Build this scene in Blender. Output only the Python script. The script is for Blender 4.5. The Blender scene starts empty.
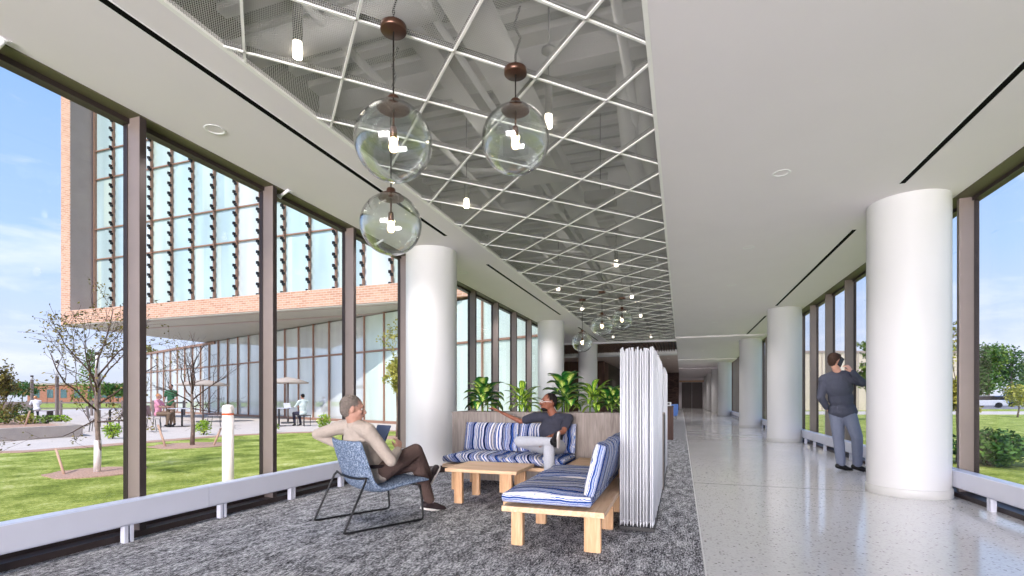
import bpy, bmesh, math, random
from mathutils import Vector, Matrix, Quaternion
R=math.radians; PI=math.pi
C=bpy.context.scene.collection
sc=bpy.context.scene
rnd=random.Random(7)
# ------------------------------------------------------------------ camera
CAMH=1.10; YAW=18.7; FPX=500.0
cd=bpy.data.cameras.new('camera'); cam=bpy.data.objects.new('camera',cd); C.objects.link(cam)
cam.location=(0,0,CAMH); cam.rotation_euler=(R(90),0,R(YAW))
cd.sensor_width=36; cd.lens=FPX/1024*36; cd.shift_y=110/1024; cd.clip_start=.05; cd.clip_end=600
sc.camera=cam
# ------------------------------------------------------------------ world, sun, exposure
wd=bpy.data.worlds.new('world'); sc.world=wd; wd.use_nodes=True
def build_world():
    nt=wd.node_tree; nt.nodes.clear(); N=nt.nodes.new; Lk=nt.links.new
    out=N('ShaderNodeOutputWorld'); bg=N('ShaderNodeBackground'); tc=N('ShaderNodeTexCoord'); sep=N('ShaderNodeSeparateXYZ')
    Lk(tc.outputs['Generated'],sep.inputs[0])
    cr=N('ShaderNodeValToRGB'); e=cr.color_ramp
    e.elements[0].position=0; e.elements[0].color=(.52,.58,.66,1)
    e.elements[1].position=1; e.elements[1].color=(.07,.20,.62,1)
    for p,c in ((.08,(.50,.60,.76,1)),(.22,(.35,.52,.79,1)),(.5,(.20,.38,.74,1))):
        x=e.elements.new(p); x.color=c
    Lk(sep.outputs['Z'],cr.inputs[0])
    mp=N('ShaderNodeMapping'); mp.inputs['Scale'].default_value=(1.6,1.6,6); Lk(tc.outputs['Generated'],mp.inputs[0])
    no=N('ShaderNodeTexNoise'); no.inputs['Scale'].default_value=2.4; no.inputs['Detail'].default_value=8; no.inputs['Roughness'].default_value=.6
    no.inputs['Distortion'].default_value=.5
    Lk(mp.outputs[0],no.inputs[0])
    c2=N('ShaderNodeValToRGB'); c2.color_ramp.elements[0].position=.5; c2.color_ramp.elements[1].position=.78
    c2.color_ramp.elements[1].color=(.75,.75,.75,1); Lk(no.outputs[0],c2.inputs[0])
    mx=N('ShaderNodeMix'); mx.data_type='RGBA'; Lk(c2.outputs[0],mx.inputs[0]); Lk(cr.outputs[0],mx.inputs[6]); mx.inputs[7].default_value=(.82,.86,.92,1)
    Lk(mx.outputs[2],bg.inputs[0]); bg.inputs[1].default_value=SKY; Lk(bg.outputs[0],out.inputs[0])
SKY=1.15
build_world()
sd=bpy.data.lights.new('sun','SUN'); sd.energy=3.5; sd.angle=R(.6); sd.color=(1,.96,.88)
so=bpy.data.objects.new('sun',sd); C.objects.link(so)
so.rotation_euler=Vector((.02,.80,-1.0)).to_track_quat('-Z','Y').to_euler()
# unseen fill light added behind the camera to brighten corridor and ceiling
ad=bpy.data.lights.new('rear_fill_light','AREA'); ad.shape='RECTANGLE'; ad.size=6.6; ad.size_y=2.9; ad.energy=2100; ad.color=(1,.94,.975)
ao=bpy.data.objects.new('rear_fill_light',ad); C.objects.link(ao); ao.location=(-.5,-9.6,1.5); ao.rotation_euler=(R(97),0,0)
vs=sc.view_settings; vs.view_transform='Standard'; vs.look='None'; vs.gamma=1; vs.use_curve_mapping=False; vs.exposure=0.50
sc.cycles.max_bounces=10; sc.cycles.diffuse_bounces=5; sc.cycles.glossy_bounces=4; sc.cycles.transparent_max_bounces=24; sc.cycles.transmission_bounces=6
sc.cycles.use_denoising=True; sc.cycles.sample_clamp_indirect=6; sc.cycles.caustics_reflective=False; sc.cycles.caustics_refractive=False
# ------------------------------------------------------------------ helpers
_c,_s=math.cos(R(YAW)),math.sin(R(YAW))
def onX(px,X):                      # world Y where the ray through image column px meets the plane X
    a=math.atan((px-512)/FPX)-R(YAW); return X/math.tan(a)
def up(px,py,Y):                    # point of the plane Y seen at px,py
    a=math.atan((px-512)/FPX)-R(YAW); X=math.tan(a)*Y; Z=Y*_c-X*_s
    return Vector((X,Y,CAMH-(py-398)/FPX*Z))
def lin(h,a=1):
    v=[int(h[i:i+2],16)/255 for i in (0,2,4)]
    return tuple((x/12.92 if x<=.04045 else ((x+.055)/1.055)**2.4) for x in v)+(a,)
class NT:
    def __init__(s,name):
        s.m=bpy.data.materials.new(name); s.m.use_nodes=True; s.t=s.m.node_tree; s.t.nodes.clear()
        s.out=s.N('ShaderNodeOutputMaterial')
    def N(s,k,**kw):
        n=s.t.nodes.new(k)
        for a,b in kw.items(): setattr(n,a,b)
        return n
    def L(s,a,b): s.t.links.new(a,b)
    def bsdf(s,rough=.6,spec=.3,metal=0):
        b=s.N('ShaderNodeBsdfPrincipled'); b.inputs['Roughness'].default_value=rough; b.inputs['Specular IOR Level'].default_value=spec
        b.inputs['Metallic'].default_value=metal; s.L(b.outputs[0],s.out.inputs[0]); return b
    def coord(s,scale=(1,1,1),kind='Object',rot=(0,0,0)):
        t=s.N('ShaderNodeTexCoord'); m=s.N('ShaderNodeMapping'); m.inputs['Scale'].default_value=scale; m.inputs['Rotation'].default_value=rot
        s.L(t.outputs[kind],m.inputs[0]); return m.outputs[0]
    def noise(s,vec,scale,detail=3,rough=.5,dist=0):
        n=s.N('ShaderNodeTexNoise'); n.inputs['Scale'].default_value=scale; n.inputs['Detail'].default_value=detail
        n.inputs['Roughness'].default_value=rough; n.inputs['Distortion'].default_value=dist; s.L(vec,n.inputs['Vector']); return n.outputs[0]
    def ramp(s,fac,stops,interp='LINEAR'):
        r=s.N('ShaderNodeValToRGB'); e=r.color_ramp; e.interpolation=interp
        e.elements[0].position=stops[0][0]; e.elements[0].color=stops[0][1]
        e.elements[1].position=stops[-1][0]; e.elements[1].color=stops[-1][1]
        for p,c in stops[1:-1]: x=e.elements.new(p); x.color=c
        s.L(fac,r.inputs[0]); return r.outputs[0]
    def bump(s,fac,b,strength=.3,dist=.01):
        n=s.N('ShaderNodeBump'); n.inputs['Strength'].default_value=strength; n.inputs['Distance'].default_value=dist
        s.L(fac,n.inputs['Height']); s.L(n.outputs[0],b.inputs['Normal'])
    def math(s,op,a,b=None):
        n=s.N('ShaderNodeMath',operation=op)
        for i,v in enumerate((a,b)):
            if v is None: continue
            if isinstance(v,(int,float)): n.inputs[i].default_value=v
            else: s.L(v,n.inputs[i])
        return n.outputs[0]
def plain(name,h,rough=.6,spec=.3,metal=0,var=.06,scale=8,bump=0,sc3=(1,1,1)):
    t=NT(name); b=t.bsdf(rough,spec,metal); v=t.coord(sc3); n=t.noise(v,scale,4)
    c=lin(h); lo=tuple(x*(1-var) for x in c[:3])+(1,); hi=tuple(min(1,x*(1+var)) for x in c[:3])+(1,)
    t.L(t.ramp(n,[(.3,lo),(.7,hi)]),b.inputs['Base Color'])
    if bump: t.bump(n,b,bump)
    return t.m
def emis(name,h,st):
    t=NT(name); e=t.N('ShaderNodeEmission'); e.inputs[0].default_value=lin(h); e.inputs[1].default_value=st; t.L(e.outputs[0],t.out.inputs[0]); return t.m
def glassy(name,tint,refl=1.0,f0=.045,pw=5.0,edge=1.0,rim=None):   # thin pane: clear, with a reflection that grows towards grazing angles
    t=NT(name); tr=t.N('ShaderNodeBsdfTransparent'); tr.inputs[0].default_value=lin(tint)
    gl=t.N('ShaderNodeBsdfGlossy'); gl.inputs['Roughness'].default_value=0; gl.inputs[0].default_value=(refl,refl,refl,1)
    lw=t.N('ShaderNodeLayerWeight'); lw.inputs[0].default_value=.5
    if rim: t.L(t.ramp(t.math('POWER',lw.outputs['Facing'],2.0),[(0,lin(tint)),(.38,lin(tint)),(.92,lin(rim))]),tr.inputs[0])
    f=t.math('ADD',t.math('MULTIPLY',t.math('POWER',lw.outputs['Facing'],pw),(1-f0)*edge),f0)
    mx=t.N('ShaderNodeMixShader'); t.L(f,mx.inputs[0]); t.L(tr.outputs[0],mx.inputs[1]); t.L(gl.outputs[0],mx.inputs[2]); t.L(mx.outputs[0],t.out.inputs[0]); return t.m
M={}
M['ceiling']=plain('ceiling_paint','E6E1E4',.85,.2,var=.01,scale=2)
M['white']=plain('white_paint','E6E6E6',.6,.3,var=.01)
M['column']=plain('column_paint','CDCDCD',.5,.3,var=.01,scale=2)
M['base']=plain('column_base_vinyl','C4C4C2',.45,.35,var=.02)
M['rail']=plain('enclosure_metal','C9CBD6',.35,.4,var=.01)
M['railtop']=plain('enclosure_top_metal','D5DDF0',.3,.5,var=.01)
M['bronze']=plain('bronze_aluminium','877A74',.4,.5,.2,.05,3)
M['bronzed']=plain('dark_bronze_aluminium','3B3230',.45,.4,.2,.05,3)
M['olive']=plain('window_head_metal','5E5A42',.5,.4,.1,.05,3)
M['black']=plain('black_metal','0E0E10',.45,.4,0,.1)
M['slot']=plain('slot_black','050505',.9,.1)
M['grid']=plain('ceiling_grid_paint','F0EFEC',.5,.3,var=.01)
M['plenum']=plain('plenum_paint','8E8E8C',.7,.2,var=.22,scale=2)
M['plenum2']=plain('duct_paint','BEBEBC',.55,.3,var=.06,scale=3)
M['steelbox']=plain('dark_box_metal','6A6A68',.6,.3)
def mesh_mat():
    t=NT('perforated_metal'); b=t.bsdf(.5,.3); b.inputs['Base Color'].default_value=lin('B6B5B2')
    v=t.coord((1,1,1),rot=(0,0,R(45))); sp=t.N('ShaderNodeSeparateXYZ'); t.L(v,sp.inputs[0])
    k=2*PI/.032
    a=t.math('SINE',t.math('MULTIPLY',sp.outputs[0],k)); c=t.math('SINE',t.math('MULTIPLY',sp.outputs[1],k*1.35))
    h=t.math('LESS_THAN',t.math('ABSOLUTE',t.math('MULTIPLY',a,c)),.33)
    tr=t.N('ShaderNodeBsdfTransparent'); mx=t.N('ShaderNodeMixShader')
    t.L(h,mx.inputs[0]); t.L(tr.outputs[0],mx.inputs[1]); t.L(b.outputs[0],mx.inputs[2]); t.L(mx.outputs[0],t.out.inputs[0]); return t.m
M['mesh']=mesh_mat()
def carpet_mat():
    t=NT('carpet'); b=t.bsdf(.95,.05)
    v=t.coord((1,.28,1)); n1=t.noise(v,95,2,.7); n2=t.noise(v,14,6,.8); n3=t.noise(t.coord((1,1,1)),210,1)
    f=t.math('ADD',t.math('ADD',t.math('MULTIPLY',n1,.45),t.math('MULTIPLY',n2,.40)),t.math('MULTIPLY',n3,.25))
    t.L(t.ramp(f,[(.42,lin('111113')),(.50,lin('464648')),(.56,lin('8E8E90')),(.66,lin('E2E2E2'))]),b.inputs['Base Color'])
    t.bump(n1,b,.6,.01); return t.m
M['carpet']=carpet_mat()
def terrazzo():
    t=NT('terrazzo'); b=t.bsdf(.16,.9); v=t.coord()
    vo=t.N('ShaderNodeTexVoronoi'); vo.inputs['Scale'].default_value=46; t.L(v,vo.inputs['Vector'])
    sp=t.N('ShaderNodeSeparateXYZ'); t.L(vo.outputs['Color'],sp.inputs[0])
    chip=t.ramp(sp.outputs[0],[(0,lin('8A8884')),(.07,lin('A8A6A2')),(.13,lin('BDBCBA')),(.6,lin('C4C3C1')),(.85,lin('CDCCCA')),(1,lin('D8D7D4'))],'CONSTANT')
    near=t.math('LESS_THAN',vo.outputs['Distance'],.42)
    mx=t.N('ShaderNodeMix',data_type='RGBA'); t.L(near,mx.inputs[0]); mx.inputs[6].default_value=lin('C9C8C6'); t.L(chip,mx.inputs[7])
    t.L(mx.outputs[2],b.inputs['Base Color']); t.L(t.ramp(t.noise(v,1.2,3),[(.3,(.09,.09,.09,1)),(.7,(.15,.15,.15,1))]),b.inputs['Roughness']); return t.m
M['terrazzo']=terrazzo()
def wood(name,a,bc,c,axis='Y',rough=.5,sc_=1):
    t=NT(name); b=t.bsdf(rough,.3); s={'X':(1.2,14,14),'Y':(14,1.2,14),'Z':(14,14,1.2)}[axis]
    v=t.coord(tuple(x*sc_ for x in s)); n=t.noise(v,2.2,6,.6,.6)
    t.L(t.ramp(n,[(.3,lin(a)),(.5,lin(bc)),(.72,lin(c))]),b.inputs['Base Color']); t.bump(n,b,.08); return t.m
M['oak']=wood('light_oak','C49E7A','D6B28E','E4C8A8','X')
M['oakz']=wood('light_oak_upright','BC9068','CDA47C','DCBA96','Z')
M['greywood']=wood('grey_laminate','776D66','8C827B','A0968E','Z',.6)
M['brownwood']=wood('brown_panel','4A3630','5F463D','75584C','Z',.55,.6)
M['slatwood']=wood('slat_wood','4A342C','6A4C3F','8A6A58','Y',.5)
M['soil']=plain('potting_soil','2B211A',.95,.05,var=.3,scale=30)
def brick(name,h1,h2,mortar,sc_=1,rot=(R(90),0,0)):
    t=NT(name); b=t.bsdf(.85,.1); v=t.coord((1,1,1),rot=rot)
    br=t.N('ShaderNodeTexBrick'); br.inputs['Scale'].default_value=sc_; br.inputs['Color1'].default_value=lin(h1); br.inputs['Color2'].default_value=lin(h2)
    br.inputs['Mortar'].default_value=lin(mortar); br.inputs['Mortar Size'].default_value=.012; br.inputs['Brick Width'].default_value=.3; br.inputs['Row Height'].default_value=.1
    t.L(v,br.inputs['Vector']); t.L(br.outputs[0],b.inputs['Base Color']); return t.m
M['brick']=brick('peach_brick','C8967A','DCB296','E2CAB8')
M['brick2']=brick('far_brick','A6644E','B87660','C0A090')
M['stone']=brick('pale_ledge_stone','A9A49C','C4BEB4','5A5550',1.0,(R(90),0,R(90)))
M['darkstone']=brick('dark_stone','4A3C38','6A554E','30282A')
M['panel']=plain('grey_metal_panel','B4A49C',.5,.3,.2,.05,2)
M['soffit']=plain('soffit_panel','B8B4A8',.7,.2,var=.03,scale=1)
def facade_glass(name,h,rough=.05,metal=.55):
    t=NT(name); b=t.bsdf(rough,.8,metal); v=t.coord((.7,.7,.12)); n=t.noise(v,1.3,2)
    c=lin(h); t.L(t.ramp(n,[(.35,tuple(x*.85 for x in c[:3])+(1,)),(.65,tuple(min(1,x*1.1) for x in c[:3])+(1,))]),b.inputs['Base Color']); return t.m
M['fg1']=facade_glass('teal_reflective_glass','C6DEDF',.06,.12); M['fg2']=facade_glass('pale_curtained_glass','E0EAE8',.1,.08)
M['fg3']=facade_glass('grey_reflective_glass','DDE4E2',.03,.4); M['fg4']=facade_glass('green_spandrel_glass','D4E6DC',.15,.08); M['fg5']=facade_glass('dark_glass','6F8E90',.03,.6)
M['fin']=plain('black_fin','17171A',.5,.3); M['mull']=plain('copper_mullion','A4806C',.5,.3,.1)
def grass():
    t=NT('lawn'); b=t.bsdf(.95,.05); v=t.coord(); n=t.noise(v,26,6,.8); n2=t.noise(v,1.6,4,.6)
    f=t.math('ADD',t.math('MULTIPLY',n,.55),t.math('MULTIPLY',n2,.45))
    t.L(t.ramp(f,[(.36,lin('4C5C28')),(.48,lin('8A9C46')),(.56,lin('B8C26A')),(.66,lin('E0E0B4'))]),b.inputs['Base Color']); t.bump(n,b,.8,.04); return t.m
M['grass']=grass()
M['concrete']=plain('concrete','C9C2BA',.9,.1,var=.06,scale=3); M['concrete2']=plain('planter_concrete','B9AEA2',.9,.1,var=.06,scale=3)
M['mulch']=plain('mulch','B39684',.95,.05,var=.35,scale=40); M['asphalt']=plain('asphalt','8A8A8C',.9,.1)
M['bark']=plain('bark','8A7A70',.9,.1,var=.25,scale=20); M['barkwhite']=plain('trunk_wrap','E3DFDA',.8,.1,var=.05,scale=20)
M['twig']=plain('twig','5A4A44',.9,.1,var=.2)
def leafm(name,a,b_,c):
    t=NT(name); b=t.bsdf(.6,.2); n=t.noise(t.coord(),5,3)
    t.L(t.ramp(n,[(.3,lin(a)),(.5,lin(b_)),(.7,lin(c))]),b.inputs['Base Color']); return t.m
M['leafy']=leafm('yellow_green_leaves','7C8430','A6A648','C8BE6A'); M['leafd']=leafm('dark_green_leaves','20401C','3C6428','67883C')
M['leafm']=leafm('mid_green_leaves','3E6024','6A8A38','9CAE58'); M['leafb']=leafm('brown_green_leaves','4A4026','6E6A34','96843C')
M['leafbush']=leafm('bright_bush_leaves','5E8A1E','8EB030','C6D050')
M['stake']=plain('wooden_stake','C0A08A',.8,.1)
def dumb():
    t=NT('variegated_leaf'); b=t.bsdf(.35,.4); tc=t.N('ShaderNodeTexCoord'); sp=t.N('ShaderNodeSeparateXYZ'); t.L(tc.outputs['UV'],sp.inputs[0])
    d=t.math('ABSOLUTE',t.math('SUBTRACT',sp.outputs[0],.5)); n=t.noise(t.coord((1,1,1)),60,3)
    f=t.math('ADD',d,t.math('MULTIPLY',t.math('SUBTRACT',n,.5),.5))
    t.L(t.ramp(f,[(.0,lin('DDE58A')),(.13,lin('A6C24A')),(.24,lin('3C7A2E')),(.45,lin('174A22'))]),b.inputs['Base Color']); return t.m
M['dumb']=dumb()
def dumb2():
    t=NT('yellow_variegated_leaf'); b=t.bsdf(.35,.4); tc=t.N('ShaderNodeTexCoord'); sp=t.N('ShaderNodeSeparateXYZ'); t.L(tc.outputs['UV'],sp.inputs[0])
    d=t.math('ABSOLUTE',t.math('SUBTRACT',sp.outputs[0],.5)); n=t.noise(t.coord((1,1,1)),60,3)
    f=t.math('ADD',d,t.math('MULTIPLY',t.math('SUBTRACT',n,.5),.5))
    t.L(t.ramp(f,[(.0,lin('3E7A2C')),(.08,lin('8FB53A')),(.22,lin('C4D458')),(.36,lin('6FA034')),(.45,lin('2C6426'))]),b.inputs['Base Color']); return t.m
M['dumb2']=dumb2()
def stripes():
    t=NT('striped_ikat_fabric'); b=t.bsdf(.9,.1)
    v=t.coord((1,.0,.0)); v2=t.coord((3,6,6)); w=t.noise(v2,1.6,3)
    sp=t.N('ShaderNodeSeparateXYZ'); t.L(v,sp.inputs[0])
    s2=t.N('ShaderNodeSeparateXYZ'); t.L(t.coord(),s2.inputs[0])
    x=t.math('ADD',t.math('ADD',sp.outputs[0],t.math('MULTIPLY',s2.outputs[2],1.0)),t.math('MULTIPLY',t.math('SUBTRACT',w,.5),.035))
    cb=t.N('ShaderNodeCombineXYZ'); t.L(x,cb.inputs[0])
    n=t.noise(cb.outputs[0],25,2,.65)
    col=t.ramp(n,[(0,lin('0C0F1E')),(.41,lin('203A76')),(.455,lin('3A5EA6')),(.487,lin('DEDAD4')),(.512,lin('5478B4')),(.53,lin('12182E')),(.57,lin('C6BDB4')),(.60,lin('34549A')),(.645,lin('101322')),(.70,lin('D0D0D2')),(1,lin('2A4580'))],'CONSTANT')
    t.L(col,b.inputs['Base Color']); t.bump(t.noise(t.coord(),300,1),b,.2,.004); return t.m
M['stripe']=stripes()
def tweed(name,stops,sc_=140):
    t=NT(name); b=t.bsdf(.95,.1); a=t.noise(t.coord((1,4,4)),sc_,2,.7); c=t.noise(t.coord((4,1,1)),sc_,2,.7)
    f=t.math('MULTIPLY',t.math('ADD',a,c),.5); t.L(t.ramp(f,stops),b.inputs['Base Color']); t.bump(f,b,.4,.004); return t.m
M['tweed']=tweed('blue_grey_tweed',[(.38,lin('28303E')),(.47,lin('52627A')),(.54,lin('7C8CA2')),(.64,lin('BCC4CE'))],48)
def cloth(name,h,var=.12,rough=.85,wr=14,bs=.5):
    t=NT(name); b=t.bsdf(rough,.15); v=t.coord((1,1,.6)); n=t.noise(v,wr,3,.55,1.2); c=lin(h)
    t.L(t.ramp(t.noise(t.coord(),260,2),[(.3,tuple(x*(1-var) for x in c[:3])+(1,)),(.7,tuple(min(1,x*(1+var)) for x in c[:3])+(1,))]),b.inputs['Base Color']); t.bump(n,b,bs,.03); return t.m
M['shirtA']=cloth('taupe_shirt','A79B90'); M['trouserA']=cloth('brown_trousers','54443F'); M['polo']=cloth('charcoal_polo','3A3B46')
M['jeansB']=cloth('light_grey_jeans','B0B3BA',.2); M['sweater']=cloth('slate_pullover','4A4D5A'); M['jeansC']=cloth('grey_blue_jeans','767D90',.2)
M['skinA']=plain('skin','AE8472',.5,.35,var=.08,scale=20); M['skinB']=plain('brown_skin','8A5743',.45,.35,var=.08,scale=20); M['skinC']=plain('skin_pale','D2A08A',.5,.35,var=.06,scale=20)
M['hairA']=plain('grey_hair','6E655E',.8,.2,var=.45,scale=120,bump=.5); M['hairB']=plain('black_short_hair','1C1716',.8,.2,var=.2,scale=120); M['hairC']=plain('brown_hair','3E2A20',.7,.3,var=.35,scale=90,bump=.5)
M['shoe']=plain('dark_shoe','2A2022',.6,.3); M['sole']=plain('white_sole','DCD8D2',.6,.3); M['sockA']=plain('lilac_sock','A792A8',.9,.1); M['shoeb']=plain('black_shoe','141416',.55,.3)
M['blackgl']=plain('phone_black','0A0A0C',.2,.5); M['tablet']=plain('tablet_cover','4C5872',.6,.3)
M['copper']=plain('aged_copper','5C4236',.35,.5,.7,.08,12); M['cord']=plain('cord_black','1A1614',.6,.3)
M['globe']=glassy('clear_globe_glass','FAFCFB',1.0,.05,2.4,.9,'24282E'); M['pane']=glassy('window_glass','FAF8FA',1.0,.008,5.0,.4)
M['bulb']=emis('bulb_glow','FFD8A8',5); M['lamp']=emis('lamp_diffuser','FFF1DC',7); M['cyl']=plain('cylinder_light_grey','4A4A4A',.5,.3)
M['tree_white']=plain('lantern_white','E8E8E4',.6,.3,var=.01)
M['rod']=plain('white_rod','CED0D5',.4,.4,var=.01)
M['blue']=plain('blue_upholstery','6F93D6',.8,.2); M['bollard']=plain('bollard_cream','E6E2DA',.5,.3); M['orange']=plain('orange_band','E0653A',.5,.3)
M['beige']=plain('beige_panel','D9CDBA',.8,.1,var=.03,scale=1)
M['hands']=M['skinA']
class MB:
    def __init__(s): s.b=bmesh.new()
    def box(s,x0,x1,y0,y1,z0,z1,mat=None):
        v=[Vector((x,y,z)) for z in (z0,z1) for y in (y0,y1) for x in (x0,x1)]
        if mat is not None: v=[mat@p for p in v]
        v=[s.b.verts.new(p) for p in v]
        for f in ((0,2,3,1),(4,5,7,6),(0,1,5,4),(1,3,7,5),(3,2,6,7),(2,0,4,6)): s.b.faces.new([v[i] for i in f])
        return s
    def cyl(s,p,q,r,r2=None,n=16,caps=True):
        p=Vector(p);q=Vector(q); r2=r if r2 is None else r2; d=(q-p).normalized(); a=d.orthogonal().normalized(); c=d.cross(a)
        A=[];B=[]
        for i in range(n):
            t=2*PI*i/n; o=a*math.cos(t)+c*math.sin(t); A.append(s.b.verts.new(p+o*r)); B.append(s.b.verts.new(q+o*r2))
        for i in range(n):
            j=(i+1)%n; f=s.b.faces.new((A[i],A[j],B[j],B[i])); f.smooth=True
        if caps: s.b.faces.new(A[::-1]); s.b.faces.new(B)
        return s
    def lathe(s,prof,c=(0,0,0),n=24):
        c=Vector(c); rings=[]
        for r,z in prof: rings.append([s.b.verts.new(c+Vector((max(r,1e-4)*math.cos(2*PI*i/n),max(r,1e-4)*math.sin(2*PI*i/n),z))) for i in range(n)])
        for A,B in zip(rings,rings[1:]):
            for i in range(n):
                j=(i+1)%n; f=s.b.faces.new((A[i],A[j],B[j],B[i])); f.smooth=True
        return s
    def tube(s,pts,r,n=10,closed=False,radii=None):
        pts=[Vector(p) for p in pts]; m=len(pts); rings=[]; a=None
        for i,p in enumerate(pts):
            if closed: d=pts[(i+1)%m]-pts[i-1]
            else: d=pts[min(i+1,m-1)]-pts[max(i-1,0)]
            d.normalize(); a=(d.orthogonal() if a is None else a-d*a.dot(d)).normalized(); c=d.cross(a); rr=radii[i] if radii else r
            rings.append([s.b.verts.new(p+(a*math.cos(2*PI*k/n)+c*math.sin(2*PI*k/n))*rr) for k in range(n)])
        for i in range(m if closed else m-1):
            A=rings[i];B=rings[(i+1)%m]
            for k in range(n):
                j=(k+1)%n; f=s.b.faces.new((A[k],A[j],B[j],B[k])); f.smooth=True
        if not closed: s.b.faces.new(rings[0][::-1]); s.b.faces.new(rings[-1])
        return s
    def ell(s,c,r,rot=None,n=16,m=10):
        c=Vector(c); r=Vector(r) if not isinstance(r,(int,float)) else Vector((r,r,r)); R_=rot or Matrix.Identity(3); rings=[]
        T=s.b.verts.new(c+R_@Vector((0,0,r.z))); Bt=s.b.verts.new(c+R_@Vector((0,0,-r.z)))
        for i in range(1,m):
            t=PI*i/m; rings.append([s.b.verts.new(c+R_@Vector((r.x*math.sin(t)*math.cos(2*PI*k/n),r.y*math.sin(t)*math.sin(2*PI*k/n),r.z*math.cos(t)))) for k in range(n)])
        for k in range(n):
            j=(k+1)%n; f=s.b.faces.new((T,rings[0][k],rings[0][j])); f.smooth=True; f=s.b.faces.new((Bt,rings[-1][j],rings[-1][k])); f.smooth=True
        for A,B in zip(rings,rings[1:]):
            for k in range(n):
                j=(k+1)%n; f=s.b.faces.new((A[k],B[k],B[j],A[j])); f.smooth=True
        return s
    def cap(s,p,r1,q,r2,n=14):   # tapered capsule
        p=Vector(p);q=Vector(q); s.ell(p,r1,n=n,m=8); s.ell(q,r2,n=n,m=8)
        if (q-p).length>1e-4: s.cyl(p,q,r1,r2,n)
        return s
    def prism(s,poly,z0,z1,mat=None):
        f=lambda x,y,z:(mat@Vector((x,y,z)) if mat is not None else Vector((x,y,z)))
        A=[s.b.verts.new(f(x,y,z0)) for x,y in poly]; B=[s.b.verts.new(f(x,y,z1)) for x,y in poly]; n=len(poly)
        s.b.faces.new(A[::-1]); s.b.faces.new(B)
        for i in range(n): s.b.faces.new((A[i],A[(i+1)%n],B[(i+1)%n],B[i]))
        return s
    def quad(s,*p): s.b.faces.new([s.b.verts.new(Vector(x)) for x in p]); return s
    def leafquad(s,c,d,n_,l,w):
        sd_=d.cross(n_).normalized()*w*.5; a=c; e=c+d*l; m_=c+d*l*.5
        s.b.faces.new([s.b.verts.new(x) for x in (a,m_+sd_,e,m_-sd_)]); return s
    def build(s,name,mat,parent=None,bevel=0,seg=2,world=False,normals=True):
        if normals: bmesh.ops.recalc_face_normals(s.b,faces=s.b.faces)
        if world and parent is not None:
            bmesh.ops.transform(s.b,matrix=world_inv(parent),verts=s.b.verts)
        me=bpy.data.meshes.new(name); s.b.to_mesh(me); s.b.free(); me.materials.append(mat)
        o=bpy.data.objects.new(name,me); C.objects.link(o)
        if parent is not None: o.parent=parent
        if bevel:
            md=o.modifiers.new('bevel','BEVEL'); md.width=bevel; md.segments=seg; md.limit_method='ANGLE'; md.angle_limit=R(40)
        return o
def world_inv(o):
    m=Matrix.Identity(4); p=o
    while p is not None:
        m=Matrix.LocRotScale(p.location,p.rotation_euler,p.scale)@m; p=p.parent
    return m.inverted()
def rb(r): return r
def tag(o,label=None,cat=None,group=None,kind=None):
    if label: o['label']=label
    if cat: o['category']=cat
    if group: o['group']=group
    if kind: o['kind']=kind
    return o
def thing(name,label,cat,loc=(0,0,0),rz=0,group=None):
    o=bpy.data.objects.new(name,None); C.objects.link(o); o.location=loc; o.rotation_euler=(0,0,rz); o.empty_display_size=.1
    return tag(o,label,cat,group)
def kids(o): return [x for x in C.objects if x.parent==o]
def dup(o,loc=None,rz=None,label=None,parent=None,group=None):
    c=o.copy(); C.objects.link(c)
    if parent is not None: c.parent=parent
    for ch in kids(o): dup(ch,parent=c)
    if loc is not None: c.location=loc
    if rz is not None: c.rotation_euler=(0,0,rz)
    if label: c['label']=label
    if group: c['group']=group
    return c
def st(name,mb,mat,label=None,bevel=0):
    o=mb.build(name,mat,bevel=bevel); o['kind']='structure'
    o['label']=label or name.replace('_',' ')
    return o
# ------------------------------------------------------------------ the room
CZ=3.35; XL=-4.07; XR=2.90; Y0=-10.0; YE=56.0; MX0,MX1=-2.80,-.182; MY1=20.3
GL,GR=-4.22,3.10
# floors
st('floor',MB().box(-4.34,.146,Y0,YE,-.12,0),M['carpet'],'grey streaked carpet beside the terrazzo walkway')
st('floor.001',MB().box(.146,3.2,Y0,YE,-.12,.001),M['terrazzo'],'polished pale speckled terrazzo walkway')
st('floor.002',MB().prism([(-4.32,17.3),(-4.32,YE),(-9.5,YE),(-9.5,19.2)],-.12,-.001),M['carpet'],'carpet of the lounge behind the second column')
st('trim_1',MB().box(.14,.152,Y0,YE,-.01,.003),M['base'],'thin metal strip between carpet and terrazzo')
tj=MB()
for y in (6.9,14.1,20.8,27.5): tj.box(.15,3.05,y-.006,y+.006,-.01,.0022)
st('trim_2',tj,M['cyl'],'dark joints across the terrazzo')
# ceilings
st('ceiling',MB().box(-4.07,MX0,Y0,17.2,CZ,CZ+.06),M['ceiling'],'plaster ceiling strip along the left windows')
st('ceiling.001',MB().box(MX1,2.9,Y0,19.4,CZ,CZ+.06),M['ceiling'],'plaster ceiling over the walkway')
for i,(a,b,dz) in enumerate(((19.4,30,.05),(30,38,.10),(38,YE,.15))): st('ceiling.%03d'%(20+i),MB().box(MX1,2.9,a,b,CZ-dz,CZ+.06),M['ceiling'],'lower plaster ceiling farther along the walkway')
st('ceiling.002',MB().prism([(MX0,17.2),(MX0,MY1),(-9.5,MY1),(-9.5,19.2),(-4.1,17.2)],CZ,CZ+.06),M['ceiling'],'plaster ceiling over the rear lounge')
st('ceiling.003',MB().box(-9.5,MX1,25.9,YE,CZ+.02,CZ+.06),M['panel'],'grey far ceiling')
st('trim_3',MB().box(-9.5,MX1,25.0,25.9,CZ-.14,CZ+.06),M['white'],'white bulkhead behind the wood slats')
sl=MB(); x=-9.3
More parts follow.
